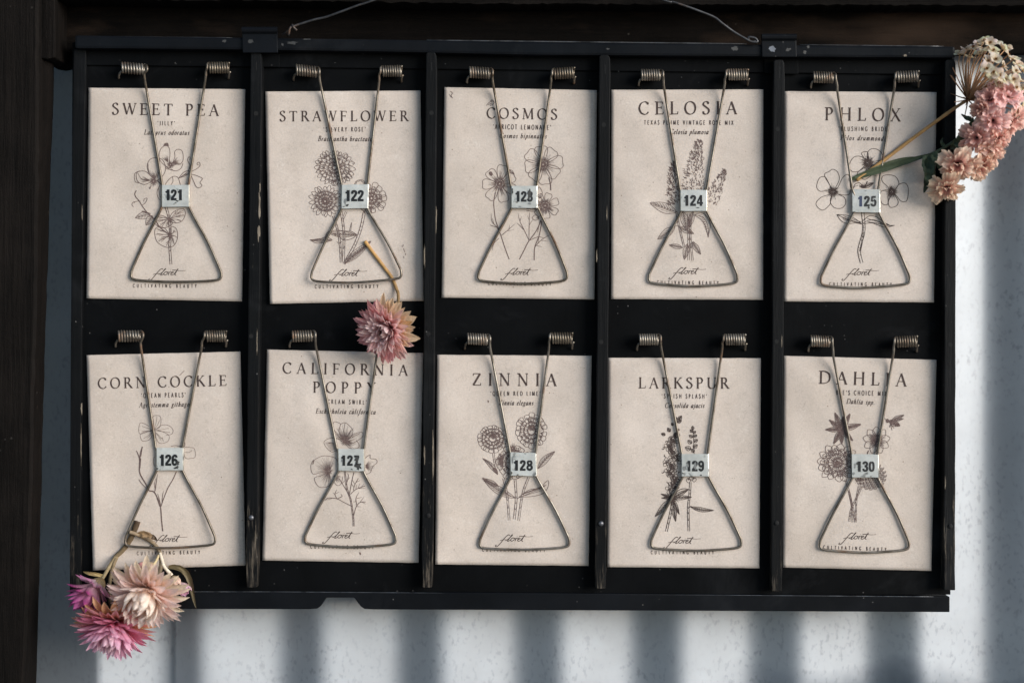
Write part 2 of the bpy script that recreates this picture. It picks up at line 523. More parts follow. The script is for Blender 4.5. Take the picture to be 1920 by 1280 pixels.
def chip(x, y, w, hgt, h, mat, parent, seed=0, name='paint_chip'):
    r = random.Random(seed); n = 16; pts = []
    for i in range(n):
        a = 2 * pi * i / n
        k = r.uniform(.45, 1.1)
        pts.append((x + cos(a) * w * k, y + sin(a) * hgt * k))
    m = MB(); slab(m, pts, h - .25, h + .06)
    return m.build(name, mat, parent)
def disc(x, y, r, h0, h1, mat, parent, name, dome=0.0):
    m = MB(); n = 14
    rings = [(1.0, h0), (1.0, h1)] + ([(.7, h1 + dome * .7), (.25, h1 + dome)] if dome else [])
    vs = []
    for (k, hh) in rings:
        vs += [P(x + r * k * cos(2 * pi * i / n), y + r * k * sin(2 * pi * i / n), hh) for i in range(n)]
    m.add(vs, [(j * n + i, j * n + (i + 1) % n, (j + 1) * n + (i + 1) % n, (j + 1) * n + i) for j in range(len(rings) - 1) for i in range(n)] + [tuple((len(rings) - 1) * n + i for i in range(n))])
    return m.build(name, mat, parent, smooth=dome > 0)

div = [((470, 491), 97, (461, 482.5), 1101, (480, 213), (471, 970)), ((799, 819.5), 98, (790.5, 811.5), 1101, (809, 212), (803, 966)),
       ((1124, 1145), 103, (1115.5, 1136.5), 1103, (1132, 234), (1127, 981)), ((1450.5, 1472), 112, (1446, 1467), 1108, (1458, 242), (1456, 980)), ((1772, 1793), 112, (1770, 1791), 1106, (1783, 290), (1782, 986))]
strips = []
for i, ((a, b), y0, (c, d), y1, hole, scr) in enumerate(div):
    r = random.Random(20 + i)
    L = []; R = []
    n = 26
    for k in range(n + 1):
        t = k / n; y = y0 + (y1 - y0) * t
        j = .55 if t > .6 else .25
        nar = 1.8 * max(0, (t - .965) / .035) if i != 4 else 0
        L.append((a + (c - a) * t + r.uniform(-j, j) + nar, y)); R.append((b + (d - b) * t + r.uniform(-j, j) - nar, y))
    L[0] = (L[0][0] + 2.5, L[0][1]); R[0] = (R[0][0] - 5, R[0][1]); R.insert(1, (R[1][0] - 1, y0 + 6)); L.insert(1, (L[1][0] + .3, y0 + 3))
    mb = MB(); slab(mb, L[::-1] + R, 1.35 if False else 0.02, 7.2)
    st = mb.build('divider_strip', M['strip'], board, bevel=.5)
    strips.append(st)
    disc(hole[0], hole[1], 4.4, 7.0, 7.32, M['hole'], st, 'hole')
    dm = disc(scr[0], scr[1] - 340, 4.2, 7.0, 7.32, M['hole'], st, 'hole')
    if i in (0, 2):
        disc(scr[0], scr[1], 5, 7.0, 7.5, M['screw'], st, 'screw', 1.0)
    else:
        disc(scr[0], scr[1], 4.6, 7.0, 7.4, M['hole'], st, 'screw', .5)
    # small slot near the top
    m = MB(); x = (a + b) / 2; slab(m, [(x - .9, y0 + 20), (x + .9, y0 + 19), (x + 1.2, y0 + 36), (x - .7, y0 + 35)], 7.0, 7.27); m.build('slot', M['hole'], st)
for (i, x, y, w, hh, sd_) in [(0, 486.5, 385, 2.2, 34, 1), (0, 485, 436, 2.6, 19, 2), (0, 487.6, 352, 1.5, 10, 3), (1, 818, 410, 1.2, 40, 4), (1, 796, 850, 1.5, 22, 5), (1, 812, 860, 1.6, 60, 6),
                              (2, 1138, 400, 1.3, 18, 7), (2, 1119, 480, 1.3, 16, 8), (1, 796, 480, 1.6, 26, 14), (3, 1466, 640, .9, 14, 9), (4, 1772.5, 905, 1.4, 12, 10), (0, 482, 640, 1.0, 30, 21)]:
    chip(x, y, w, hh, 7.2, M['raw'], strips[i], sd_)
chip(154, 400, .9, 22, 3.2, M['raw'], ls, 12); chip(152.6, 765, 1.6, 14, 3.2, M['raw'], ls, 13); chip(152, 830, .8, 40, 3.2, M['raw'], ls, 15)
for (x, y, w, hh, sd_) in [(548, 81, 12, 4, 31), (530, 84, 3, 3, 32), (575, 74, 9, 1.3, 33), (420, 77, 5, 3, 34), (1378, 91, 7, 5, 35), (1515, 88, 3, 3, 36), (1509, 98, 4, 4, 37), (1697, 104.5, 4.4, 2.6, 38), (1140, 92, 5, 2, 39)]:
    chip(x, y, w, hh, 7.5, M['chip'] if x != 1697 else M['raw'], rail, sd_)
# loose specks of paint and dust lying on the black panel
for k, (x, y) in enumerate([(420, 132), (505, 117), (628, 118), (715, 110), (835, 120), (1278, 145), (1160, 134), (1365, 118), (330, 120)]):
    chip(x, y, 1.2, .9, 1.3, M['chip'], board, 60 + k, 'fleck')

def hinge(x0, x1, yb, y1, y2, label=None):
    m = MB()
    slab(m, [(x0, yb + 4), (x1, yb + 4), (x1 + 1, y1), (x0 + 1, y1)], 7.3, 8.8)
    hp = m.build('hinge', M['rail'], board, bevel=.4)
    m = MB(); tube(m, [P(x0, yb + 1, 9.0), P((x0 + x1) / 2, yb + 1, 9.0), P(x1, yb + 1, 9.0)], 1.75, 12)
    m.build('barrel', M['rail'], hp, smooth=False)
    m = MB(); slab(m, [(x0 + 5, y1 + 2), (x1 + 4, y1 + 2), (x1 + 4, y2), (x0 + 5, y2 - 1)], 1.2, 2.2)
    m.build('hinge_leaf', M['panel'], hp, bevel=.3)
    return hp
bead = m_wire('added glint steel', a=(.20, .215, .24), b=(.05, .052, .058), rust=(.02, .02, .022), rough=.35, amt=(.50, .62))  # thin steel beads added along the rail edges to stand for their glints
mb = MB(); tube(mb, [P(x, 68.6 + (x - 160) * .0114, 6.6) for x in range(800, 1430, 30)], .34, 8); mb.build('glint_bead', bead, rail, smooth=True)
mb = MB(); tube(mb, [P(x, 68.2 + (x - 160) * .0114, 6.5) for x in range(165, 450, 30)], .22, 8); mb.build('glint_bead', bead, rail, smooth=True)
mb = MB(); tube(mb, [P(x, 68.9 + (x - 160) * .0114, 6.5) for x in range(1500, 1780, 30)], .22, 8); mb.build('glint_bead', bead, rail, smooth=True)
mb = MB(); tube(mb, [P(x, 1108.6 + max(0, (x - 500) * .0075), 2.75) for x in range(160, 1775, 30)], .2, 8); mb.build('glint_bead', bead, board, smooth=True)
hinge(454, 520, 56, 99, 126)
h2 = hinge(1428, 1493, 69, 107, 139)
chip(1449, 92, 9, 6, 8.8, m_plain('rubbed steel', (.16, .17, .19), .5, .6), h2, 41); chip(1478, 93, 7, 4, 8.8, M['chip'], h2, 42)
chip(470, 78, 8, 4, 8.8, M['chip'], h2, 43)

hw = MB()
r0 = lambda pts: [P(*p) for p in smooth_path(pts, 6)]
tube(hw, r0([(529, 66, 6), (536, 62, 9), (541, 58, 10), (541, 66, 11), (544, 53, 12), (552, 49, 11), (570, 43, 11), (590, 37, 11), (612, 32, 11), (640, 22, 12), (672, 10, 12), (702, 0, 12.5), (840, -55, 13), (970, -108, 13), (976, -110, 10), (982, -108, 13), (1110, -52, 13),
               (1243, 0, 12.5), (1262, 4, 12), (1300, 17, 12), (1338, 32, 11), (1354, 44, 11), (1376, 60, 10), (1398, 73, 10), (1408, 78, 10), (1420, 79, 10), (1416, 72, 10), (1404, 70, 10), (1406, 77, 9), (1424, 78, 7)]), .62, 6)
tube(hw, r0([(548, 47, 10), (550, 51, 12.5), (556, 57, 11)]), .6, 6)
hwo = hw.build('hanging_wire', M['hang'], None, smooth=True, loc=P(976, -110, 10))
tag(hwo, 'thin bent steel hanging wire knotted at the hinges on top of the board', 'wire')
# ------------------------------------------------------------------ seed packets: paper, lettering, line drawings
CR = {121: (150, 100), 122: (480, 100), 123: (810, 100), 124: (1130, 100), 125: (1450, 100),
      126: (150, 600), 127: (480, 600), 128: (800, 600), 129: (1120, 600), 130: (1450, 600)}
def W(n, X, Y):                              # drawing units of packet n -> board position in photo pixels
    x0, y0 = CR[n]; return x0 + X * .375, y0 + Y * .375
CARD = {121: [(43, 173), (826, 180), (810, 1240), (33, 1225)], 122: [(46, 192), (822, 187), (838, 1237), (70, 1252)],
        123: [(62, 170), (825, 185), (812, 1230), (48, 1221)], 124: [(43, 183), (803, 181), (802, 1232), (42, 1228)],
        125: [(57, 190), (816, 195), (803, 1245), (54, 1240)], 126: [(33, 175), (802, 157), (828, 1225), (65, 1250)],
        127: [(55, 147), (836, 165), (813, 1212), (32, 1200)], 128: [(52, 173), (825, 178), (810, 1227), (43, 1220)],
        129: [(55, 188), (818, 190), (810, 1239), (50, 1233)], 130: [(53, 178), (816, 198), (790, 1252), (48, 1235)]}

def uv_of(n, px, py):
    a, b, c, d = [W(n, *p) for p in CARD[n]]
    u = v = .5
    for _ in range(6):
        lx = a[0] + (d[0] - a[0]) * v; rx = b[0] + (c[0] - b[0]) * v
        u = (px - lx) / (rx - lx)
        ty = a[1] + (b[1] - a[1]) * u; by = d[1] + (c[1] - d[1]) * u
        v = (py - ty) / (by - ty)
    return u, v
def card_h(n, px, py):
    u, v = uv_of(n, px, py)
    uu = min(max(u, 0), 1); vv = min(max(v, 0), 1)
    rnd = (n * 37 % 11) / 11
    edge = max(0, 1 - (2 * uu - 1) ** 6) ** .6 * max(0, 1 - (2 * vv - 1) ** 6) ** .6
    h = .75 + .62 * edge + .14 * sin(px * .045 + n) * sin(py * .03 + n * 2.0) * edge
    h += .5 * mnoise.noise(Vector((px * .016, py * .012, n * 3.1))) * (.3 + edge)
    # a corner that stands up a little, as on old paper
    if n in (122, 126, 128): h += 1.6 * max(0, 1 - uu * 3.2) ** 2 * vv
    if n in (123, 127): h += 1.0 * max(0, uu * 4 - 3) ** 2
    if n == 121: h += .9 * max(0, 1 - uu * 6) * max(0, vv * 5 - 4)
    return max(h, .35)

class Pen:
    def __init__(s, n): s.wk = 1.0; s.n = n; s.mb = MB(); s.k = 0
    def M(s, X, Y, dh):
        px, py = W(s.n, X, Y)
        return P(px, py, card_h(s.n, px, py) + dh)
    def rib(s, pts, w):
        pts = [p for i, p in enumerate(pts) if i == 0 or math.dist(p, pts[i - 1]) > .05]
        n = len(pts)
        if n < 2: return
        # long straight runs are cut so that the ink follows the paper
        ws = [x * s.wk for x in w] if isinstance(w, (list, tuple)) else [w * s.wk] * n
        q = []; qw = []
        for i in range(n - 1):
            m = max(1, int(math.dist(pts[i], pts[i + 1]) / 40))
            for j in range(m):
                t = j / m
                q.append((pts[i][0] + (pts[i + 1][0] - pts[i][0]) * t, pts[i][1] + (pts[i + 1][1] - pts[i][1]) * t)); 
                a, b = ws[min(i, len(ws) - 1)], ws[min(i + 1, len(ws) - 1)]
                qw.append(a + (b - a) * t)
        q.append(pts[-1]); qw.append(ws[min(n - 1, len(ws) - 1)])
        s.k = (s.k + 1) % 40
        dh = .07 + .0012 * s.k
        vs = []
        n = len(q)
        for i in range(n):
            a = q[max(i - 1, 0)]; b = q[min(i + 1, n - 1)]
            dx, dy = b[0] - a[0], b[1] - a[1]; L = math.hypot(dx, dy) or 1
            nx_, ny_ = -dy / L * qw[i] / 2, dx / L * qw[i] / 2
            vs += [s.M(q[i][0] + nx_, q[i][1] + ny_, dh), s.M(q[i][0] - nx_, q[i][1] - ny_, dh)]
        s.mb.add(vs, [(2 * i, 2 * i + 1, 2 * i + 3, 2 * i + 2) for i in range(n - 1)])
    # --- drawing vocabulary
    def line(s, pts, w=2.6): s.rib(pts, w)
    def curve(s, pts, w=2.6, closed=False, taper=False):
        q = smooth_path(pts, 6, closed)
        if taper: s.rib(q, [w * (.35 + .65 * sin(pi * min(1, i / (len(q) - 1) * .8 + .2))) for i in range(len(q))])
        else: s.rib(q, w)
    def blob(s, pts):
        q = smooth_path(pts, 4, True)[:-1]
        s.k = (s.k + 1) % 40
        s.mb.add([s.M(x, y, .07 + .0012 * s.k) for x, y in q], [tuple(range(len(q)))])
    def petal(s, cx, cy, ang, r0, L, wid, w=2.4, hatch=3, tip=.0, notch=.0, r=None):
        """ang in degrees, 0 = right, 90 = up"""
        a = radians(ang); ux, uy = cos(a), -sin(a); vx, vy = -uy, ux
        f = lambda t, q: (cx + ux * (r0 + (L - r0) * t) + vx * q * wid / 2, cy + uy * (r0 + (L - r0) * t) + vy * q * wid / 2)
        if tip: pts = [f(0, .25), f(.25, .75), f(.55, 1), f(.82, .6), f(1, 0), f(.82, -.6), f(.55, -1), f(.25, -.75), f(0, -.25)]
        else: pts = [f(0, .22), f(.3, .7), f(.7, 1.0), f(.93, .72), f(1 - notch, .05), f(.95, -.72), f(.7, -1), f(.3, -.72), f(0, -.22)]
        s.curve(pts, w)
        rr = r or random
        for i in range(hatch):
            q = (i + .5) / hatch * 1.2 - .6
            l = rr.uniform(.25, .6)
            s.rib([f(.03, q * .35), f(l, q * .8)], [w * .9, w * .35])
    def rosette(s, cx, cy, rings, w=2.2, hatch=2, tip=0, sq=1.0, rot=0, seed=0, notch=0):
        """rings: (inner r, outer r, number, petal width)"""
        rr = random.Random(seed)
        for j, (a, b, n, wd_) in enumerate(rings):
            for i in range(n):
                an = rot + 360 * (i + .5 * (j % 2)) / n + rr.uniform(-6, 6)
                k = sqrt((cos(radians(an))) ** 2 + (sq * sin(radians(an))) ** 2)
                s.petal(cx, cy, an, a * k, b * k * rr.uniform(.93, 1.06), wd_ * rr.uniform(.85, 1.12), w, hatch, tip, notch, rr)
    def leaf(s, p0, p1, bul=.28, w=2.6, veins=4, bend=0.0, one=None):
        dx, dy = p1[0] - p0[0], p1[1] - p0[1]
        f = lambda t, q: (p0[0] + dx * t - dy * (q + bend * 4 * t * (1 - t)), p0[1] + dy * t + dx * (q + bend * 4 * t * (1 - t)))
        prof = [(0, 0), (.15, .55), (.4, 1), (.7, .72), (1, 0)]
        s.curve([f(t, q * bul / 2) for t, q in prof], w); s.curve([f(t, -q * bul / 2) for t, q in prof], w)
        s.curve([f(0, 0), f(.5, 0), f(.97, 0)], w * .9)
        for i in range(veins):
            t = .1 + .75 * i / veins
            for sg in ((1, -1) if one is None else (one,)):
                s.rib([f(t, 0), f(t + .16, sg * bul * .40 * (1 - abs(t + .1 - .42)))], [w * .8, w * .4])
                s.rib([f(t + .09, sg * bul * .05), f(t + .22, sg * bul * .30 * (1 - abs(t + .1 - .42)))], [w * .5, w * .35])
    def stem(s, pts, wid=9, w=2.2, hatch=True, seed=0):
        q = smooth_path(pts, 8); rr = random.Random(seed)
        L = []; R = []
        for i in range(len(q)):
            a = q[max(i - 1, 0)]; b = q[min(i + 1, len(q) - 1)]
            dx, dy = b[0] - a[0], b[1] - a[1]; l = math.hypot(dx, dy) or 1
            L.append((q[i][0] - dy / l * wid / 2, q[i][1] + dx / l * wid / 2)); R.append((q[i][0] + dy / l * wid / 2, q[i][1] - dx / l * wid / 2))
        s.rib(L, w); s.rib(R, w)
        if hatch:
            for i in range(0, len(q) - 3, 2):
                s.rib([L[i], ((L[i + 2][0] + q[i + 2][0]) / 2, (L[i + 2][1] + q[i + 2][1]) / 2)], w * .8)
                if rr.random() < .6: s.rib([R[i + 1], q[i + 2]], w * .6)
    def burst(s, cx, cy, r0, r1, n, w=2.4, seed=0, a0=0, a1=360, sq=1.0):
        rr = random.Random(seed)
        for i in range(n):
            a = radians(a0 + (a1 - a0) * (i + rr.uniform(-.3, .3)) / n); l = rr.uniform(.55, 1) * r1
            s.rib([(cx + cos(a) * r0, cy - sin(a) * r0 * sq), (cx + cos(a) * l, cy - sin(a) * l * sq)], [w, w * .35])

# ---- a small stroke alphabet, drawn with thick and thin strokes
T_, t_, c_, s_ = 'T', 't', 'c', 's'
O = [(.4, 1.01), (.14, .86), (.04, .5), (.14, .14), (.4, -.01), (.66, .14), (.76, .5), (.66, .86)]
def sv(*xy): return [(s_, [(x - .10, y), (x + .10, y)]) for x, y in xy]
CAP = {
 'A': (.72, [(t_, [(.06, 0), (.36, 1)]), (T_, [(.35, 1), (.66, 0)]), (t_, [(.16, .36), (.55, .36)])] + sv((.06, 0), (.66, 0))),
 'B': (.58, [(T_, [(.12, 0), (.12, 1)]), (c_, [(.12, .99), (.36, .97), (.45, .77), (.34, .55), (.12, .53)]), (c_, [(.3, .53), (.48, .44), (.53, .27), (.42, .04), (.12, .01)])] + sv((.08, 0), (.08, 1))),
 'C': (.72, [(c_, [(.67, .80), (.58, .95), (.42, 1.01), (.17, .87), (.05, .5), (.17, .13), (.42, -.01), (.58, .05), (.69, .2)]), (s_, [(.67, .78), (.675, .99)])]),
 'D': (.80, [(T_, [(.13, 0), (.13, 1)]), (c_, [(.13, .99), (.42, .97), (.68, .8), (.75, .5), (.68, .2), (.42, .03), (.13, .01)])] + sv((.08, 0), (.08, 1))),
 'E': (.60, [(T_, [(.13, 0), (.13, 1)]), (t_, [(.13, .98), (.52, .98)]), (t_, [(.13, .53), (.43, .53)]), (t_, [(.13, .02), (.54, .02)]), (s_, [(.52, 1), (.53, .82)]), (s_, [(.54, 0), (.575, .2)]), (s_, [(.43, .63), (.43, .43)])] + sv((.08, 0), (.08, 1))),
 'F': (.56, [(T_, [(.13, 0), (.13, 1)]), (t_, [(.13, .98), (.52, .98)]), (t_, [(.13, .51), (.43, .51)]), (s_, [(.52, 1), (.53, .82)]), (s_, [(.43, .61), (.43, .41)])] + sv((.13, 0), (.08, 1))),
 'G': (.78, [(c_, [(.67, .80), (.58, .95), (.42, 1.01), (.17, .87), (.05, .5), (.17, .13), (.42, -.01), (.6, .04), (.69, .1)]), (T_, [(.68, .06), (.68, .42)]), (t_, [(.5, .42), (.68, .42)])]),
 'H': (.82, [(T_, [(.13, 0), (.13, 1)]), (T_, [(.69, 0), (.69, 1)]), (t_, [(.13, .52), (.69, .52)])] + sv((.13, 0), (.13, 1), (.69, 0), (.69, 1))),
 'I': (.28, [(T_, [(.14, 0), (.14, 1)])] + sv((.14, 0), (.14, 1))),
 'J': (.34, [(T_, [(.2, 1), (.2, .2)]), (c_, [(.2, .3), (.19, .08), (.1, -.02), (.0, .02)])] + sv((.2, 1))),
 'K': (.70, [(T_, [(.13, 0), (.13, 1)]), (t_, [(.15, .46), (.56, .99)]), (T_, [(.27, .60), (.66, .01)])] + sv((.13, 0), (.13, 1), (.57, 1), (.66, 0))),
 'L': (.57, [(T_, [(.13, 0), (.13, 1)]), (t_, [(.13, .02), (.52, .02)]), (s_, [(.52, 0), (.56, .22)])] + sv((.08, 0), (.13, 1))),
 'M': (.94, [(t_, [(.1, 0), (.15, 1)]), (T_, [(.15, 1), (.46, .04)]), (t_, [(.46, .04), (.77, 1)]), (T_, [(.78, 1), (.83, 0)])] + sv((.1, 0), (.83, 0), (.1, 1), (.82, 1))),
 'N': (.82, [(t_, [(.13, 0), (.13, 1)]), (T_, [(.12, 1), (.69, 0)]), (t_, [(.69, 0), (.69, 1)])] + sv((.13, 0), (.08, 1), (.69, 1))),
 'O': (.80, [('o', O)]),
 'P': (.58, [(T_, [(.13, 0), (.13, 1)]), (c_, [(.13, .98), (.38, .97), (.5, .74), (.38, .49), (.13, .47)])] + sv((.13, 0), (.08, 1))),
 'Q': (.80, [('o', O), (T_, [(.42, .1), (.74, -.16)])]),
 'R': (.68, [(T_, [(.13, 0), (.13, 1)]), (c_, [(.13, .98), (.38, .97), (.48, .75), (.38, .53), (.13, .51)]), (T_, [(.31, .52), (.64, .01)])] + sv((.13, 0), (.08, 1), (.66, 0))),
 'S': (.52, [(c_, [(.43, .83), (.38, .96), (.26, 1.01), (.11, .92), (.09, .74), (.26, .57), (.42, .42), (.47, .24), (.38, .05), (.25, -.01), (.11, .04), (.06, .22)]), (s_, [(.43, .8), (.435, 1.0)]), (s_, [(.06, .2), (.055, 0)])]),
 'T': (.68, [(T_, [(.34, 0), (.34, 1)]), (t_, [(.04, .98), (.64, .98)]), (s_, [(.04, 1), (.025, .8)]), (s_, [(.64, 1), (.655, .8)])] + sv((.34, 0))),
 'U': (.80, [(T_, [(.13, 1), (.13, .36)]), (c_, [(.13, .4), (.17, .12), (.38, -.01), (.6, .1), (.66, .4)]), (t_, [(.66, .38), (.66, 1)])] + sv((.13, 1), (.66, 1))),
 'V': (.70, [(T_, [(.06, 1), (.36, 0)]), (t_, [(.35, 0), (.64, 1)])] + sv((.06, 1), (.64, 1))),
 'W': (1.02, [(T_, [(.06, 1), (.31, .01)]), (t_, [(.31, .01), (.53, 1)]), (T_, [(.50, 1), (.74, .01)]), (t_, [(.74, .01), (.97, 1)])] + sv((.06, 1), (.5, 1), (.97, 1))),
 'X': (.72, [(T_, [(.1, 1), (.64, 0)]), (t_, [(.08, 0), (.6, 1)])] + sv((.08, 0), (.64, 0), (.1, 1), (.6, 1))),
 'Y': (.68, [(T_, [(.07, 1), (.34, .48)]), (t_, [(.34, .48), (.61, 1)]), (T_, [(.34, .5), (.34, 0)])] + sv((.07, 1), (.61, 1), (.34, 0))),
 'Z': (.66, [(t_, [(.08, .98), (.58, .98)]), (T_, [(.57, .98), (.07, .02)]), (t_, [(.07, .02), (.6, .02)]), (s_, [(.08, 1), (.06, .8)]), (s_, [(.6, 0), (.62, .2)])]),
 ' ': (.36, []), "'": (.2, [(T_, [(.1, 1), (.08, .74)])]), '.': (.22, [(T_, [(.08, .0), (.08, .12)])]),
}
# italic lower case, x-height .6
LOW = {
 'a': (.48, [(c_, [(.36, .56), (.2, .6), (.06, .34), (.08, .06), (.2, .02), (.36, .4)]), (c_, [(.38, .6), (.35, .2), (.38, .02), (.47, .1)])]),
 'b': (.46, [(c_, [(.1, 1), (.06, .3), (.12, .03), (.3, .05), (.38, .36), (.3, .58), (.1, .4)])]),
 'c': (.38, [(c_, [(.33, .5), (.22, .6), (.08, .4), (.07, .12), (.18, .0), (.34, .14)])]),
 'd': (.50, [(c_, [(.36, .56), (.2, .6), (.06, .34), (.08, .06), (.2, .02), (.36, .4)]), (c_, [(.42, 1), (.36, .3), (.38, .02), (.48, .1)])]),
 'e': (.38, [(c_, [(.08, .3), (.26, .38), (.31, .52), (.2, .6), (.08, .4), (.07, .12), (.18, .0), (.34, .14)])]),
 'f': (.34, [(c_, [(.42, .98), (.3, 1.0), (.22, .7), (.14, .0), (.04, -.26), (-.06, -.24)]), (t_, [(.08, .58), (.34, .58)])]),
 'g': (.44, [(c_, [(.36, .55), (.2, .6), (.08, .42), (.18, .24), (.32, .34), (.33, .56)]), (c_, [(.14, .24), (.14, .1), (.34, .02), (.36, -.18), (.16, -.28), (.02, -.16), (.16, .06)])]),
 'h': (.50, [(T_, [(.14, 1), (.08, 0)]), (c_, [(.1, .3), (.24, .58), (.36, .52), (.34, .15), (.38, .02), (.48, .1)])]),
 'i': (.26, [(c_, [(.06, .5), (.12, .6), (.1, .15), (.14, .02), (.24, .1)]), (T_, [(.15, .78), (.15, .88)])]),
 'j': (.24, [(c_, [(.06, .5), (.14, .6), (.1, .0), (.02, -.26), (-.1, -.24)]), (T_, [(.16, .78), (.16, .88)])]),
 'l': (.26, [(c_, [(.14, 1), (.08, .3), (.1, .03), (.22, .1)])]),
 'm': (.74, [(T_, [(.12, .6), (.06, 0)]), (c_, [(.08, .3), (.22, .58), (.32, .5), (.28, 0)]), (c_, [(.3, .3), (.46, .58), (.58, .5), (.55, .12), (.6, .02), (.7, .1)])]),
 'n': (.50, [(T_, [(.12, .6), (.06, 0)]), (c_, [(.08, .3), (.24, .58), (.36, .52), (.33, .14), (.38, .02), (.48, .1)])]),
 'o': (.44, [('o', [(.22, .6), (.08, .44), (.06, .16), (.18, 0), (.34, .14), (.36, .44)])]),
 'p': (.48, [(c_, [(.14, .6), (.08, .1), (.04, -.28)]), (c_, [(.1, .35), (.26, .6), (.4, .46), (.34, .1), (.2, .0), (.1, .06)]), (t_, [(-.04, -.28), (.14, -.28)])]),
 'r': (.36, [(T_, [(.12, .6), (.06, 0)]), (c_, [(.08, .3), (.2, .55), (.34, .56)])]),
 's': (.34, [(c_, [(.3, .5), (.2, .6), (.1, .48), (.24, .24), (.2, .02), (.06, .04)])]),
 't': (.28, [(c_, [(.14, .82), (.08, .25), (.1, .03), (.24, .1)]), (t_, [(.02, .58), (.26, .58)])]),
 'u': (.50, [(c_, [(.08, .6), (.06, .15), (.14, .02), (.34, .34)]), (c_, [(.38, .6), (.34, .2), (.38, .02), (.48, .1)])]),
 'x': (.42, [(T_, [(.1, .58), (.32, .02)]), (t_, [(.04, .02), (.38, .58)])]),
 'y': (.46, [(c_, [(.08, .6), (.14, .2), (.2, .02)]), (c_, [(.4, .6), (.3, .15), (.12, -.2), (-.02, -.26)])]),
 'z': (.40, [(t_, [(.08, .56), (.34, .56)]), (T_, [(.34, .56), (.06, .03)]), (t_, [(.06, .03), (.34, .03)])]),
}
def write(pen, text, p0, p1, cap, style='serif', thick=None, thin=None, track=0.0):
    """lettering fitted between two baseline points (drawing units, y down)"""
    sans = style == 'sans'; ital = style == 'italic'
    xs_ = {'serif': 1.14, 'sans': .68, 'italic': .92}[style]
    tk = thick or {'serif': .165, 'sans': .145, 'italic': .15}[style]
    tn = thin or {'serif': .07, 'sans': .145, 'italic': .075}[style]
    gl = [(LOW if (ch in LOW) else CAP)[ch] for ch in text]
    wsum = sum(g[0] for g in gl) * cap * xs_
    Lx, Ly = p1[0] - p0[0], p1[1] - p0[1]; L = math.hypot(Lx, Ly); ux, uy = Lx / L, Ly / L
    gap = (L - wsum) / max(1, len(gl) - 1)
    x = 0.0
    for (wd_, st) in gl:
        for kind, pts in st:
            if sans and kind == s_: continue
            if kind in (c_, 'o'): pts = smooth_path(pts, 5, kind == 'o')
            q = []
            for (a, b) in pts:
                if ital: a += b * .24
                X = x + a * cap * xs_; Y = b * cap
                q.append((p0[0] + ux * X + uy * Y, p0[1] + uy * X - ux * Y))
            if sans: ww = tk * cap
            elif kind == T_: ww = tk * cap
            elif kind in (t_, s_): ww = tn * cap
            else:
                ww = []
                for i in range(len(q)):
                    a = q[max(i - 1, 0)]; b = q[min(i + 1, len(q) - 1)]
                    th = atan2(-(b[1] - a[1]), b[0] - a[0])
                    ww.append(cap * (tn + (tk - tn) * abs(sin(th - radians(18))) ** 1.4))
            pen.rib(q, ww)
        x += wd_ * cap * xs_ + gap

def script_logo(pen, x, y, k=1.0):
    f = lambda pts: [(x + a * k, y + b * k) for a, b in pts]
    g = lambda pts, w=3.3: pen.curve(f(pts), w)
    pen.rib(smooth_path(f([(70, -50), (64, -53), (54, -47), (40, -32), (22, -10), (8, 4), (0, 5), (-2, 1), (4, -3)]), 6), 3.6)
    g([(20, -24), (36, -28), (52, -29)], 2.6)
    g([(48, -24), (62, -32), (80, -48), (84, -54), (78, -50), (64, -30), (58, -22), (63, -21), (74, -28)])
    g([(86, -38), (78, -34), (74, -26), (80, -22), (90, -27), (92, -35), (86, -38), (96, -36)])
    g([(100, -38), (98, -28), (95, -21)], 3.6); g([(97, -28), (104, -36), (112, -37)], 3)
    g([(110, -28), (120, -33), (121, -38), (114, -36), (109, -28), (112, -21), (124, -25)])
    g([(124, -25), (136, -40), (146, -54), (136, -38), (130, -24), (136, -20)], 3.6)
    pen.rib(smooth_path(f([(116, -46), (136, -46), (160, -43), (185, -45)]), 6), [3.4] * 10 + [2.0] * 20)
    g([(106, -46), (107, -44)], 3)

TITLE = {121: [('SWEET PEA', (160, 306), (692, 313), 56)], 122: [('STRAWFLOWER', (118, 340), (760, 339), 50)], 123: [('COSMOS', (273, 325), (625, 332), 52)],
         124: [('CELOSIA', (180, 306), (670, 304), 62)], 125: [('PHLOX', (258, 334), (636, 340), 62)], 126: [('CORN COCKLE', (90, 342), (733, 327), 52)],
         127: [('CALIFORNIA', (133, 265), (757, 277), 53), ('POPPY', (285, 361), (597, 366), 53)], 128: [('ZINNIA', (228, 326), (648, 328), 60)],
         129: [('LARKSPUR', (207, 340), (657, 341), 53)], 130: [('DAHLIA', (228, 316), (664, 330), 62)]}
VAR = {121: ("'JILLY'", (388, 360), (474, 361), 21), 122: ("'SILVERY ROSE'", (338, 392), (548, 391), 21), 123: ("'APRICOT LEMONADE'", (305, 379), (594, 383), 23),
       124: ('TEXAS PLUME VINTAGE ROSE MIX', (207, 357), (654, 358), 21), 125: ("'BLUSHING BRIDE'", (327, 388), (579, 390), 21), 126: ("'OCEAN PEARLS'", (307, 388), (528, 384), 22),
       127: ("'CREAM SWIRL'", (347, 417), (553, 421), 21), 128: ("'QUEEN RED LIME'", (320, 377), (568, 377), 21), 129: ("'SPLISH SPLASH'", (322, 390), (547, 391), 21),
       130: ("BEE'S CHOICE MIX", (314, 372), (567, 378), 22)}
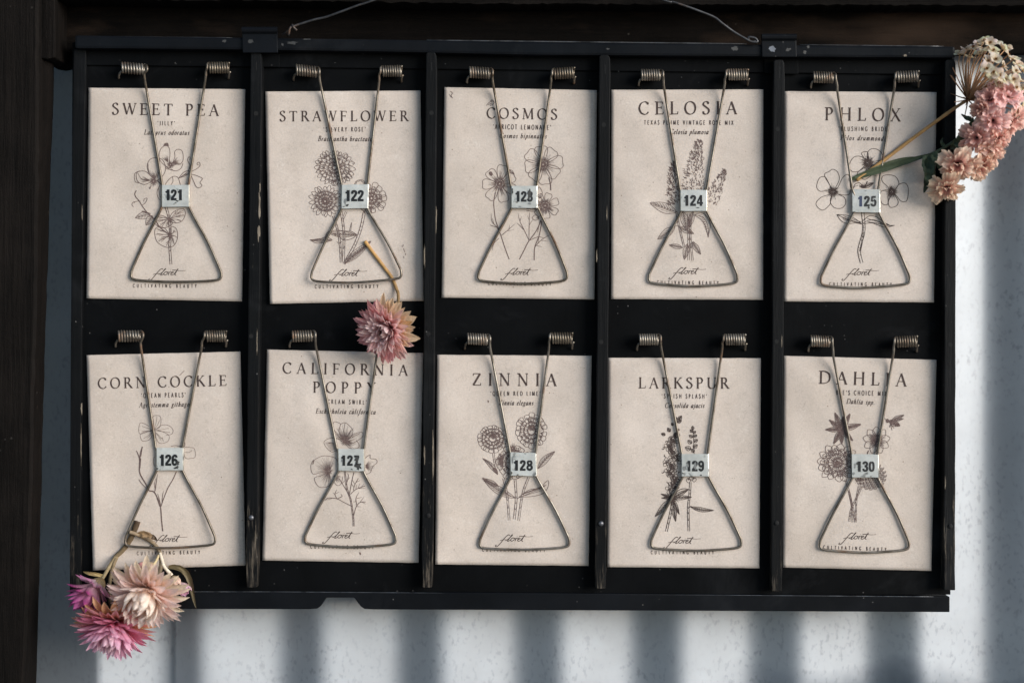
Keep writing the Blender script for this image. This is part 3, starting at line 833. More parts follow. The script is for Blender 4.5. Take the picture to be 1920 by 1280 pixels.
LAT = {121: ('Lathyrus odoratus', (320, 407), (545, 409)), 122: ('Bracteantha bracteata', (310, 439), (580, 440)), 123: ('Cosmos bipinnatus', (337, 424), (572, 427)),
       124: ('Celosia plumosa', (335, 405), (528, 405)), 125: ('Phlox drummondii', (335, 434), (570, 438)), 126: ('Agrostemma githago', (295, 436), (545, 431)),
       127: ('Eschscholzia californica', (298, 466), (597, 470)), 128: ('Zinnia elegans', (360, 424), (532, 425)), 129: ('Consolida ajacis', (337, 438), (534, 438)),
       130: ('Dahlia spp.', (365, 417), (506, 422))}
LOGO = {121: (345, 1130), 122: (370, 1133), 123: (346, 1128), 124: (333, 1124), 125: (345, 1130), 126: (352, 1127), 127: (335, 1110), 128: (346, 1125), 129: (333, 1136), 130: (330, 1115)}
TAGL = {121: ((265, 1170), (583, 1172)), 122: ((295, 1175), (612, 1173)), 123: ((280, 1158), (595, 1162)), 124: ((272, 1153), (580, 1156)), 125: ((280, 1162), (592, 1164)),
        126: ((285, 1173), (600, 1167)), 127: ((272, 1140), (588, 1143)), 128: ((278, 1155), (592, 1158)), 129: ((268, 1168), (582, 1169)), 130: ((250, 1142), (565, 1153))}

# ---- the ten drawings
def d121(p):
    c = p.curve
    c([(450, 575), (425, 562), (400, 535), (396, 505), (406, 476), (428, 462), (446, 474), (450, 505), (446, 545), (452, 575)], 3)
    c([(418, 464), (424, 452), (438, 450), (443, 464)], 3); p.blob([(420, 462), (426, 453), (438, 452), (442, 464)])
    c([(455, 565), (474, 520), (474, 492), (492, 480), (512, 492), (516, 530), (504, 552), (480, 556), (455, 565)], 3)
    c([(430, 568), (452, 582), (482, 588), (505, 575), (515, 550)], 3); c([(425, 572), (440, 580), (465, 582)], 2.4)
    p.burst(452, 556, 2, 26, 26, 3, 1); p.burst(462, 552, 2, 46, 14, 2.4, 2, -10, 60); p.burst(440, 545, 2, 40, 10, 2.2, 3, 90, 150)
    c([(382, 638), (348, 605), (336, 565), (348, 533), (378, 522), (408, 530), (427, 560), (425, 592), (406, 622), (382, 638)], 3)
    c([(362, 640), (322, 656), (288, 640), (282, 602), (300, 590), (330, 592), (358, 618)], 3); c([(300, 588), (274, 602), (276, 640), (300, 650)], 2.6)
    c([(340, 545), (345, 590), (375, 630)], 2.4); c([(395, 530), (400, 570), (385, 625)], 2.2); c([(290, 600), (310, 630), (350, 636)], 2.2)
    p.burst(368, 640, 2, 30, 26, 3.4, 4); p.burst(372, 630, 2, 52, 12, 2.2, 5, 50, 140); p.burst(350, 636, 2, 50, 9, 2.2, 6, 150, 200)
    c([(346, 668), (350, 678), (356, 660)], 3); c([(385, 635), (405, 655), (414, 668)], 5)
    c([(424, 662), (440, 636), (466, 616), (490, 622), (502, 658)], 2.8); c([(462, 618), (465, 640), (450, 665)], 2.4)
    c([(398, 662), (386, 690), (388, 715), (400, 735)], 2.4); c([(392, 672), (396, 700), (402, 722)], 2)
    c([(492, 626), (528, 607), (562, 606), (598, 618), (612, 628), (600, 646), (610, 660), (598, 672), (582, 668), (568, 640), (556, 612)], 3)
    c([(540, 592), (550, 562), (538, 535), (545, 518), (551, 525), (547, 533)], 3); c([(548, 594), (580, 580), (600, 562), (596, 545), (585, 552), (592, 560)], 3)
    c([(494, 624), (518, 596), (546, 588), (532, 610), (494, 624)], 3); c([(505, 618), (535, 598)], 4)
    c([(378, 834), (338, 798), (312, 765), (296, 738), (280, 720), (274, 702), (282, 686)], 4.6); c([(296, 738), (266, 745), (260, 758), (268, 768)], 3); c([(310, 760), (326, 748), (336, 726), (322, 728), (318, 742)], 3)
    p.leaf((352, 802), (276, 822), .45, 2.8, 4); p.leaf((362, 812), (330, 860), .6, 2.8, 4); p.blob([(340, 796), (320, 788), (306, 790), (330, 800)])
    p.stem([(430, 768), (446, 828), (452, 900), (449, 968), (455, 1055)], 10, 3)
    for o, vein in (([(445, 828), (412, 812), (380, 815), (372, 845), (400, 870), (435, 870), (462, 850)], [(380, 820), (376, 842), (398, 864), (430, 866), (455, 848), (410, 838)]),
                    ([(447, 830), (460, 800), (490, 782), (520, 780), (526, 806), (508, 840), (470, 848)], [(490, 786), (518, 784), (520, 806), (505, 836), (475, 844), (500, 812)]),
                    ([(452, 912), (420, 872), (382, 872), (374, 902), (388, 945), (434, 970), (470, 960), (488, 920), (482, 878), (455, 868)], [(384, 878), (380, 905), (392, 940), (432, 962), (466, 952), (482, 918), (476, 884), (405, 925)])):
        c(o + [o[0]], 3)
        for q in vein:
            m = ((o[0][0] + q[0]) / 2 + 4, (o[0][1] + q[1]) / 2 - 3)
            c([o[0], m, q], 2.4); p.rib([(m[0] + 2, m[1]), (q[0] * .8 + m[0] * .2 + 7, q[1] * .8 + m[1] * .2 + 6)], 2); p.rib([(m[0], m[1]), (q[0] * .7 + m[0] * .3 - 6, q[1] * .7 + m[1] * .3 - 4)], 1.8)
    p.burst(447, 830, 1, 26, 14, 3.2, 9); p.burst(452, 914, 1, 26, 14, 3.2, 10); c([(380, 838), (400, 870), (452, 912)], 6)

def d122(p):
    p.rosette(393, 572, [(70, 102, 26, 20), (48, 80, 22, 19), (26, 58, 18, 17), (8, 36, 12, 14)], 2.3, 2, 1, .86, 0, 1)
    for k in range(70):
        r = random.Random(k); a = r.uniform(0, 2 * pi); d_ = 95 * sqrt(r.random()); x, y = 393 + d_ * cos(a), 572 + d_ * .84 * sin(a)
        p.rib([(x, y), (x + cos(a) * 11, y + sin(a) * 11 + 3)], [3.4, 1.2])
    p.rosette(348, 738, [(46, 84, 20, 20), (30, 58, 18, 16), (14, 36, 14, 12)], 2.4, 3, 1, .92, 4, 2)
    p.burst(346, 740, 4, 26, 40, 3.2, 3); p.burst(346, 740, 28, 52, 40, 2.6, 4)
    p.rosette(578, 725, [(38, 74, 14, 28), (20, 52, 12, 24), (4, 30, 9, 18)], 2.6, 3, 0, 1.05, 0, 5)
    p.burst(580, 725, 20, 44, 36, 2.6, 6)
    p.rosette(520, 660, [(20, 28, 7, 20)], 2.4, 3, 0, 1, 0, 15)
    p.stem([(386, 812), (408, 880), (420, 950), (426, 1046)], 9, 2.4); p.stem([(426, 790), (440, 900), (437, 1042)], 10, 2.4)
    p.stem([(541, 796), (526, 870), (500, 944), (470, 1002), (440, 1053)], 12, 2.4); p.stem([(452, 790), (430, 840)], 8, 2.2)
    p.burst(541, 800, 2, 16, 8, 3, 8, 60, 120)
    c = p.curve
    c([(368, 896), (400, 884), (440, 888), (480, 892), (506, 908)], 3); c([(368, 896), (410, 912), (440, 934), (480, 926), (506, 908)], 3); p.leaf((366, 900), (506, 908), .22, 2.4, 8)
    c([(270, 932), (320, 928), (350, 918), (382, 932)], 2.8); c([(270, 932), (300, 948), (340, 946), (382, 934)], 2.8); p.leaf((380, 935), (270, 934), .16, 2.2, 6); p.leaf((372, 886), (345, 925), .3, 2.6, 4)
    p.leaf((440, 1052), (576, 938), .20, 2.6, 8); p.leaf((440, 1050), (560, 955), .14, 2.2, 6)
    c([(466, 892), (478, 846), (474, 890)], 2.4); c([(404, 940), (416, 952), (430, 940)], 2.2)
    for (x, y) in [(735, 955), (738, 975), (742, 985), (746, 1000), (738, 1015), (730, 960)]: p.rib([(x, y), (x + 2, y + 9)], 3)

def d123(p):
    for (cx, cy, R, n, wd_, rot, sq, sd_) in [(556, 556, 94, 8, 66, 8, .95, 1), (338, 652, 88, 7, 52, -75, .95, 2), (566, 762, 66, 7, 36, 20, 1, 3)]:
        for i in range(n):
            a = rot + 360 * i / n; L = R * (1 if i % 3 else 1.1)
            p.petal(cx, cy, a, 18, L, wd_, 2.6, 5, 0, .06, random.Random(sd_ * 10 + i))
        p.burst(cx, cy, 3, 24, 60, 3, sd_); p.burst(cx, cy, 18, 42, 34, 2.4, sd_ + 5)
        p.curve([(cx + 13 * cos(k), cy + 13 * sin(k)) for k in [i * .785 for i in range(8)]], 3, True)
    p.blob([(285, 594), (298, 592), (304, 606), (296, 614), (286, 606)])
    p.leaf((385, 582), (412, 606), .4, 2.2, 2); p.petal(542, 730, 96, 4, 62, 26, 2.4, 3, 1)
    p.petal(515, 822, 180, -20, 14, 26, 2.4, 4, 1)
    c = p.curve
    c([(584, 622), (592, 650), (594, 685)], 5); c([(318, 695), (309, 740), (312, 790), (320, 840), (345, 912), (364, 970), (386, 1030)], 4.4)
    c([(547, 832), (520, 890), (482, 942), (460, 985), (437, 1030)], 4.8); c([(549, 840), (536, 910), (514, 970), (511, 1034)], 4.8); c([(541, 836), (528, 895)], 3)
    tw = [[(485, 935), (462, 885), (440, 840), (430, 798)], [(462, 885), (440, 862), (424, 848)], [(440, 840), (448, 815)], [(485, 930), (486, 860), (488, 795)], [(486, 860), (505, 830)], [(487, 835), (478, 812)], [(482, 938), (530, 918), (560, 924)],
          [(514, 970), (545, 935), (592, 905)], [(545, 935), (582, 940)], [(520, 960), (550, 968)], [(530, 950), (536, 915)], [(345, 912), (375, 888), (416, 852)], [(375, 888), (410, 882)], [(385, 880), (388, 858)], [(345, 912), (325, 870), (300, 840), (296, 800)], [(325, 870), (300, 862), (290, 858)], [(310, 852), (302, 825)], [(330, 880), (350, 856)], [(335, 925), (310, 950), (302, 985)]]
    for t in tw: c(t, 3.2, taper=True)
    c([(272, 262), (282, 250), (300, 240), (312, 246), (304, 256), (290, 262)], 2.8); c([(280, 258), (300, 250)], 3); c([(292, 240), (300, 234), (310, 240)], 2.6)
    c([(92, 190), (102, 200), (96, 212), (104, 226)], 3); c([(86, 205), (98, 222)], 2); c([(472, 776), (500, 780), (522, 778)], 3.4); c([(472, 786), (500, 790), (518, 788)], 3)

def plume(p, axis, wid, n, seed, w=2.4):
    q = smooth_path(axis, 12); rr = random.Random(seed)
    for k in range(n):
        t = rr.random() ** .8; i = min(len(q) - 2, int(t * (len(q) - 1)))
        dx, dy = q[i + 1][0] - q[i][0], q[i + 1][1] - q[i][1]; l = math.hypot(dx, dy) or 1
        o = rr.uniform(-1, 1) * wid * (.12 + .88 * t ** .75); x, y = q[i][0] - dy / l * o, q[i][1] + dx / l * o
        a = atan2(-dy, -dx) + o / wid * -.75 + rr.uniform(-.5, .5); L = rr.uniform(7, 15)
        m = (x + cos(a + .5) * L * .5, y + sin(a + .5) * L * .5); e = (x + cos(a - .3) * L, y + sin(a - .3) * L)
        p.curve([(x, y), m, e], w * rr.uniform(.7, 1.25), taper=True)
def d124(p):
    plume(p, [(484, 440), (470, 500), (455, 580), (448, 690)], 56, 330, 1); plume(p, [(353, 548), (348, 600), (350, 680), (362, 760)], 36, 250, 2, 2.9); plume(p, [(608, 588), (590, 630), (560, 690), (528, 745)], 44, 190, 3)
    p.leaf((370, 794), (236, 748), .36, 2.8, 7); p.leaf((362, 868), (274, 930), .36, 2.6, 6); p.leaf((384, 868), (456, 902), .36, 2.6, 5); p.leaf((402, 792), (422, 884), .42, 2.6, 6); p.leaf((452, 792), (432, 872), .34, 2.4, 5)
    c = p.curve
    c([(460, 806), (500, 800), (530, 830), (538, 860), (528, 920)], 2.8); c([(460, 810), (490, 830), (512, 860), (528, 920)], 2.8); c([(462, 808), (505, 822), (528, 870), (527, 915)], 2.4)
    for k in range(9): p.rib([(480 + k * 5, 810 + k * 8), (500 + k * 3.5, 806 + k * 9)], 2); p.rib([(492 + k * 3, 826 + k * 8), (505 + k * 3, 826 + k * 9)], 1.8)
    p.leaf((400, 972), (332, 958), .34, 2.4, 5); p.leaf((450, 945), (490, 1005), .36, 2.4, 5); p.leaf((424, 952), (408, 1032), .36, 2.4, 5)
    p.stem([(368, 790), (384, 870), (408, 970)], 8, 2.2); p.stem([(428, 800), (430, 900), (430, 1034)], 9, 2.4); p.stem([(444, 800), (438, 900), (450, 1036)], 8, 2.2)
    c([(358, 865), (376, 862), (390, 880)], 2.4); c([(440, 955), (452, 942), (462, 948)], 2.4)

def d125(p):
    c = p.curve
    def flower(cx, cy, pets, sd_, hl=30):
        for q in pets: c([(cx, cy)] + q + [(cx, cy)], 3)
        p.burst(cx, cy, 8, hl, 60, 3, sd_); p.burst(cx, cy, 10, hl * 1.5, 26, 2.2, sd_ + 1)
        c([(cx + 8 * cos(k), cy + 6 * sin(k)) for k in [i * .785 for i in range(8)]], 3, True)
    flower(298, 692, [[(290, 670), (262, 625), (258, 602), (278, 592), (298, 580), (322, 595), (330, 630), (312, 670)],
                      [(322, 672), (345, 625), (370, 606), (382, 625), (384, 690), (372, 708), (330, 706)],
                      [(330, 708), (356, 722), (362, 750), (342, 774), (306, 772), (286, 745), (290, 712)],
                      [(285, 704), (240, 720), (214, 748), (224, 772), (250, 784), (280, 760), (286, 745)],
                      [(272, 686), (235, 690), (217, 668), (230, 625), (258, 618), (278, 650), (290, 678)]], 1)
    flower(474, 548, [[(465, 530), (430, 515), (400, 522), (382, 555), (390, 588), (420, 592), (455, 572)], [(470, 528), (472, 496), (492, 478), (522, 482), (545, 505), (546, 528), (515, 548)],
                      [(432, 586), (420, 600), (424, 612), (455, 596), (470, 572)], [(446, 512), (442, 498), (462, 492), (474, 500)], [(500, 560), (540, 560), (545, 535)]], 3, 36)
    flower(592, 692, [[(575, 670), (545, 640), (548, 614), (580, 608), (612, 618), (628, 650), (610, 676)], [(612, 680), (630, 655), (660, 650), (675, 678), (668, 735), (640, 740), (615, 712)],
                      [(612, 716), (625, 745), (612, 765), (585, 770), (575, 745), (588, 712)], [(575, 710), (572, 755), (545, 752), (535, 720), (540, 690), (570, 686)]], 5)
    c([(318, 806), (345, 808), (375, 812), (410, 828), (442, 852)], 3); c([(318, 806), (340, 838), (375, 852), (410, 848), (442, 854)], 3); c([(318, 806), (380, 834), (440, 852)], 2.8)
    for k in range(11): p.rib([(345 + k * 8, 818 + k * 2.6), (356 + k * 8, 836 + k * 1.4)], 2.2); p.rib([(352 + k * 8, 812 + k * 3), (362 + k * 8, 822 + k * 2)], 1.8)
    c([(446, 840), (478, 814), (510, 816), (550, 842), (580, 860), (607, 860)], 3); c([(446, 854), (490, 848), (520, 858), (560, 870), (607, 860)], 3); c([(446, 848), (500, 832), (560, 858), (604, 860)], 2.6)
    for k in range(13): p.rib([(470 + k * 9, 840 + k * 1.4), (482 + k * 9, 846 + k * 1.6)], 2.2); p.rib([(470 + k * 8, 826 + k * 2), (482 + k * 8, 832 + k * 2)], 2)
    p.stem([(446, 790), (452, 850), (450, 900), (430, 975), (432, 1010), (442, 1048)], 14, 2.6, True); p.stem([(449, 860), (447, 920), (434, 990)], 6, 2.2)
    c([(400, 678), (408, 656), (430, 648), (448, 664)], 3.4); c([(395, 690), (405, 668), (425, 660)], 2.6); p.leaf((448, 672), (502, 648), .35, 2.8, 5); c([(470, 640), (464, 655), (458, 672)], 5)
    p.burst(448, 676, 2, 30, 16, 3, 7, 20, 160); c([(436, 618), (450, 630), (466, 628), (492, 610)], 2.4)

def d126(p):
    c = p.curve; w = 2.2
    c([(365, 545), (362, 510), (366, 482), (380, 476), (400, 480), (405, 505), (398, 535), (372, 548)], w)
    c([(360, 548), (330, 560), (300, 568), (294, 545), (300, 515), (318, 515), (345, 530)], w); c([(358, 555), (322, 558), (302, 572), (304, 590), (315, 604), (345, 598), (362, 575)], w)
    c([(380, 545), (408, 525), (440, 525), (464, 545), (460, 568), (430, 575)], w); c([(375, 560), (385, 600), (404, 616), (438, 606), (446, 580), (425, 562), (385, 548)], w)
    for q in [(366, 490), (385, 484), (398, 500), (310, 530), (308, 555), (318, 592), (335, 590), (445, 540), (450, 560), (420, 605), (405, 600)]: c([(368, 552), ((368 + q[0]) / 2 + 3, (552 + q[1]) / 2), q], 1.6)
    p.burst(368, 552, 2, 18, 16, 2.4, 1)
    c([(312, 632), (302, 668), (298, 715), (300, 765), (330, 820), (345, 850), (370, 858), (388, 890), (402, 928), (408, 1000), (414, 1054)], 6, taper=False)
    c([(282, 652), (294, 680), (300, 720)], 4.4, taper=True); c([(303, 690), (299, 740)], 6); c([(294, 796), (312, 820), (340, 848)], 3.8, taper=True); c([(310, 640), (304, 680)], 5)
    c([(482, 756), (465, 795), (440, 838), (415, 900), (405, 932)], 4.4); c([(374, 858), (380, 820), (388, 768)], 4.4, taper=True); c([(378, 850), (372, 820), (380, 790)], 3, taper=True)
    c([(404, 925), (395, 890), (388, 866)], 4, taper=True); c([(410, 915), (412, 880), (418, 852)], 4, taper=True); c([(386, 888), (400, 930)], 7)
    c([(518, 640), (530, 634), (552, 636), (572, 642), (576, 682), (556, 690), (530, 690), (520, 668), (518, 640)], w); c([(456, 630), (480, 626), (520, 632), (525, 610)], 2.6); c([(470, 636), (500, 640)], 2)
    c([(522, 660), (545, 660), (560, 650)], 1.8); c([(372, 680), (366, 705), (372, 730)], 2.4); p.line([(498, 276), (522, 252)], 2.6)

def d127(p):
    c = p.curve; w = 2.4
    c([(440, 605), (405, 570), (385, 530), (392, 508), (412, 512), (425, 518), (445, 512), (470, 530), (485, 555), (470, 590), (445, 605)], w)
    c([(425, 516), (415, 560), (440, 600)], w); c([(445, 514), (440, 560), (450, 600)], w); c([(420, 570), (432, 580), (460, 575), (478, 545)], w)
    c([(450, 606), (490, 570), (530, 560), (532, 582), (510, 600), (480, 615), (455, 612)], w); c([(480, 585), (520, 565)], w); c([(500, 600), (515, 620), (510, 638), (470, 640), (445, 615)], w)
    c([(430, 605), (400, 590), (362, 592), (340, 610), (355, 640), (380, 658), (402, 650)], w); c([(362, 612), (395, 618)], w)
    for k in range(9): p.rib([(346 + k * 3, 612 + k * 5), (385 + k * 2, 610 + k * 4)], 1.7)
    p.burst(446, 604, 2, 30, 40, 2.6, 1); p.burst(446, 602, 10, 78, 30, 1.9, 2, 20, 170); p.burst(446, 606, 10, 62, 16, 1.9, 3, -50, 20)
    c([(365, 755), (320, 762), (285, 768), (274, 735), (282, 708), (305, 690), (335, 678), (370, 680), (398, 690), (410, 715)], w); c([(365, 757), (330, 775), (292, 790), (315, 832), (360, 830), (385, 800)], w)
    c([(282, 706), (290, 700), (284, 720)], 4); c([(385, 800), (405, 825), (425, 818), (435, 780)], w)
    p.burst(365, 755, 4, 82, 46, 1.9, 4, 60, 290); p.burst(365, 755, 2, 24, 30, 2.8, 5); p.burst(385, 775, 4, 50, 14, 1.9, 6, -60, 0)
    c([(545, 690), (570, 672), (572, 690), (600, 695), (605, 712), (585, 730), (572, 760), (548, 770)], w); p.burst(545, 730, 4, 52, 18, 1.9, 7, -50, 60)
    p.stem([(488, 1030), (486, 985), (474, 900), (455, 840), (444, 755)], 6, 2.8); c([(467, 870), (480, 800), (490, 760)], 4); c([(470, 880), (440, 830), (415, 790)], 3.6)
    c([(480, 930), (440, 910), (405, 892), (362, 888), (345, 900)], 3.6); c([(488, 980), (500, 935), (520, 910), (548, 908)], 3.6); c([(472, 870), (500, 845), (545, 828)], 3.6); c([(487, 850), (495, 820), (512, 790)], 3.2)
    for t in [[(405, 892), (395, 870), (404, 846)], [(405, 892), (430, 880), (424, 868)], [(398, 872), (384, 862)], [(400, 866), (414, 858)], [(380, 890), (352, 898)], [(440, 910), (420, 900)],
              [(505, 930), (500, 890), (515, 860)], [(503, 905), (486, 908)], [(520, 910), (542, 880)], [(505, 890), (530, 885)], [(530, 908), (548, 918)], [(500, 930), (524, 932)],
              [(500, 845), (502, 820)], [(510, 842), (520, 815)], [(525, 836), (540, 818)], [(515, 840), (548, 840)], [(495, 820), (480, 795)], [(500, 810), (520, 800)], [(490, 835), (475, 815)], [(452, 820), (462, 780), (458, 765)], [(456, 800), (470, 785)], [(430, 815), (445, 800)]]: c(t, 3.8, taper=True)
    p.blob([(516, 1163), (520, 1158), (526, 1166), (521, 1173)])

def d128(p):
    for (cx, cy, R, sq, sd_) in [(330, 592, 74, .92, 1), (524, 552, 76, 1.14, 2), (436, 712, 86, .98, 3)]:
        p.rosette(cx, cy, [(R * .66, R, 18, R * .36), (R * .42, R * .76, 16, R * .32), (R * .2, R * .52, 12, R * .27)], 2.5, 3, 0, sq, 5 * sd_, sd_)
        p.burst(cx + 4, cy - R * .2, 2, R * .3, 44, 3, sd_)
        p.burst(cx, cy, R * .5, R * .8, 40, 2.4, sd_ + 8, sq=sq)
    p.burst(385, 700, 4, 44, 34, 3.4, 22, 90, 270); p.burst(430, 640, 2, 36, 20, 3, 23)
    p.leaf((356, 772), (280, 690), .20, 2.4, 7, .06); p.leaf((556, 742), (642, 655), .26, 2.6, 7, -.05)
    c = p.curve
    for o in (-3, 3): c([(640, 656), (600, 690), (558, 740 + o)], 2)
    p.leaf((442, 888), (278, 788), .20, 2.8, 11, -.05); p.leaf((360, 830), (280, 790), .26, 3, 8)
    c([(452, 894), (480, 868), (520, 845), (565, 838), (606, 800), (606, 835), (580, 866), (530, 880), (470, 884), (452, 894)], 2.8); c([(460, 886), (520, 862), (590, 836)], 2.6)
    for k in range(16): p.rib([(478 + k * 7, 872 - k * 2.4), (494 + k * 7, 860 - k * 2.6)], 2.2); p.rib([(480 + k * 7, 878 - k * 2), (500 + k * 6.5, 874 - k * 2)], 2)
    p.blob([(330, 738), (350, 742), (356, 765), (340, 760)])
    p.stem([(334, 665), (340, 710), (350, 742)], 9, 2.2); p.stem([(384, 790), (402, 870), (413, 1000)], 9, 2); p.stem([(442, 795), (448, 890), (438, 995)], 10, 2.4); p.stem([(510, 785), (480, 870), (460, 1002)], 9, 2)
    c([(303, 402), (310, 404), (306, 412)], 4)

def d129(p):
    rr = random.Random(5)
    for k in range(24):
        t = k / 23; cy = 585 + t * 262; cx = 385 - 18 * t + rr.uniform(-1, 1) * (30 + 26 * sin(pi * min(1, t * 1.1))) * .8
        if cx > 408 - 8 * t: cx -= 20
        R = rr.uniform(18, 25)
        for i in range(5): p.petal(cx, cy, rr.uniform(0, 40) + 72 * i, 3, R * rr.uniform(.8, 1.15), R * .72, 2.3, 1, 1, 0, rr)
        p.burst(cx, cy, 1, R * .6, 8, 2.8, k)
    for k in range(16):
        x = 366 + rr.uniform(-44, 40); y = rr.uniform(600, 850); a = rr.uniform(0, 6.28); p.curve([(x, y), (x + 9 * cos(a), y + 9 * sin(a)), (x + 14 * cos(a + .6), y + 14 * sin(a + .6))], 4.2, taper=True)
    p.curve([(398, 560), (390, 520), (395, 495)], 4)
    for (x, y, a, s) in [(330, 570, 160, 22), (358, 548, 120, 24), (404, 548, 10, 16), (375, 520, 110, 16), (395, 492, 100, 16), (410, 505, 20, 26), (414, 488, 55, 26), (390, 570, 60, 22)]:
        p.leaf((x - cos(radians(a)) * s / 2, y + sin(radians(a)) * s / 2), (x + cos(radians(a)) * s / 2, y - sin(radians(a)) * s / 2), .7, 2.8, 4)
    p.curve([(478, 535), (482, 600), (484, 668)], 3.2)
    for (x, y, a, s) in [(477, 538, 95, 20), (470, 554, 130, 18), (486, 560, 40, 18), (468, 580, 150, 22), (490, 578, 30, 20), (462, 608, 140, 26), (492, 602, 30, 24), (454, 640, 160, 32), (490, 630, 40, 28), (478, 652, 120, 22)]:
        p.leaf((x - cos(radians(a)) * s / 2, y + sin(radians(a)) * s / 2), (x + cos(radians(a)) * s / 2, y - sin(radians(a)) * s / 2), .75, 2.4, 3)
    for q in [(288, 982), (318, 868), (320, 888), (392, 1006), (410, 970), (472, 884), (456, 846), (340, 880)]: p.leaf((374, 888), q, .22, 2.8, 6)
    p.burst(374, 888, 1, 40, 34, 3.6, 9)
    for o in ((470, 790), (484, 796), (456, 800)): p.petal(o[0], o[1] - 12, -90, 0, 24, 22, 2.6, 4, 1)
    p.stem([(380, 895), (365, 970), (345, 1056)], 10, 2.8); p.stem([(465, 808), (462, 870), (455, 940), (458, 1054)], 9, 2.6); p.curve([(380, 890), (400, 855), (430, 842), (458, 846)], 4)
    p.leaf((466, 932), (582, 950), .18, 2.8, 9, .05); p.curve([(455, 938), (470, 928)], 4)

def d130(p):
    rr = random.Random(2)
    for q in [(308, 462), (280, 498), (260, 547), (302, 618), (342, 620), (398, 602), (438, 520), (384, 468), (350, 480)]:
        p.leaf((340, 546), q, .30, 3.2, 9); p.leaf((340, 546), q, .14, 3, 6)
    p.burst(340, 546, 1, 26, 50, 3.6, 1)
    for i in range(9): p.petal(516, 600, 40 * i + 10, 18, 68, 38, 2.6, 5, 1, 0, rr)
    p.burst(514, 600, 1, 24, 70, 3.6, 2); p.burst(514, 602, 16, 40, 30, 2.6, 3)
    p.rosette(322, 712, [(62, 106, 15, 36), (42, 84, 14, 34), (18, 60, 12, 28)], 2.7, 4, 1, .88, 6, 4)
    p.burst(320, 714, 1, 24, 60, 3.4, 5, sq=.8); p.burst(322, 712, 50, 78, 50, 2.4, 6)
    for j in range(6):
        R = 76 - j * 12; n = max(5, 20 - j * 3)
        for i in range(n):
            a = 2 * pi * (i + .5 * (j % 2)) / n; x, y = 487 + R * .92 * cos(a), 776 + R * .84 * sin(a)
            if y < 700: continue
            p.curve([(x - 9, y - 4), (x - 6, y + 7), (x + 6, y + 7), (x + 9, y - 4)], 3); p.rib([(x - 3, y - 2), (x - 2, y + 5)], 2); p.rib([(x + 2, y - 2), (x + 2, y + 5)], 2)
    p.burst(430, 790, 2, 34, 20, 3, 7); c = p.curve
    p.stem([(360, 795), (380, 860), (398, 940), (412, 1010)], 7, 2.2); p.stem([(440, 836), (410, 900), (388, 950), (380, 1006)], 7, 2.2); p.stem([(428, 826), (416, 900), (412, 1010)], 6, 2); p.stem([(376, 850), (392, 930), (396, 1010)], 6, 2)
    # bee
    p.leaf((578, 502), (634, 528), .52, 3.2, 8); p.leaf((578, 502), (632, 526), .30, 3.2, 8)
    for k in range(5): p.rib([(592 + k * 8, 500 + k * 5), (586 + k * 8, 518 + k * 3.6)], 5)
    p.blob([(562, 500), (570, 492), (580, 500), (576, 512), (566, 512)])
    p.leaf((592, 500), (654, 474), .30, 2.4, 6); p.leaf((598, 503), (652, 492), .26, 2.2, 5)
    for q in ((594, 550), (604, 540), (582, 536)): c([(590, 516), ((590 + q[0]) / 2 - 4, 528), q], 3)
    c([(564, 498), (556, 490)], 2.4); c([(470, 668), (476, 650)], 5)

DRAW = {121: d121, 122: d122, 123: d123, 124: d124, 125: d125, 126: d126, 127: d127, 128: d128, 129: d129, 130: d130}
LABEL = {121: 'cream seed packet printed SWEET PEA, under the clip numbered 121', 122: 'cream seed packet printed STRAWFLOWER with three round flower heads, under clip 122',
         123: 'cream seed packet printed COSMOS, shaded along its right edge, under clip 123', 124: 'pale seed packet printed CELOSIA with three feathery plumes, under clip 124',
         125: 'cream seed packet printed PHLOX, crossed by the dried stems at the upper right', 126: 'slightly tilted cream seed packet printed CORN COCKLE, above the hanging dried flowers',
         127: 'cream seed packet printed CALIFORNIA POPPY in two lines, below the pink strawflower', 128: 'cream seed packet printed ZINNIA, under the clip numbered 128',
         129: 'cream seed packet printed LARKSPUR with a dark flower spike, under clip 129', 130: 'cream seed packet printed DAHLIA with a small bee drawing, under clip 130'}
SEPIA = {121, 122, 123, 124, 126, 127, 128, 130}
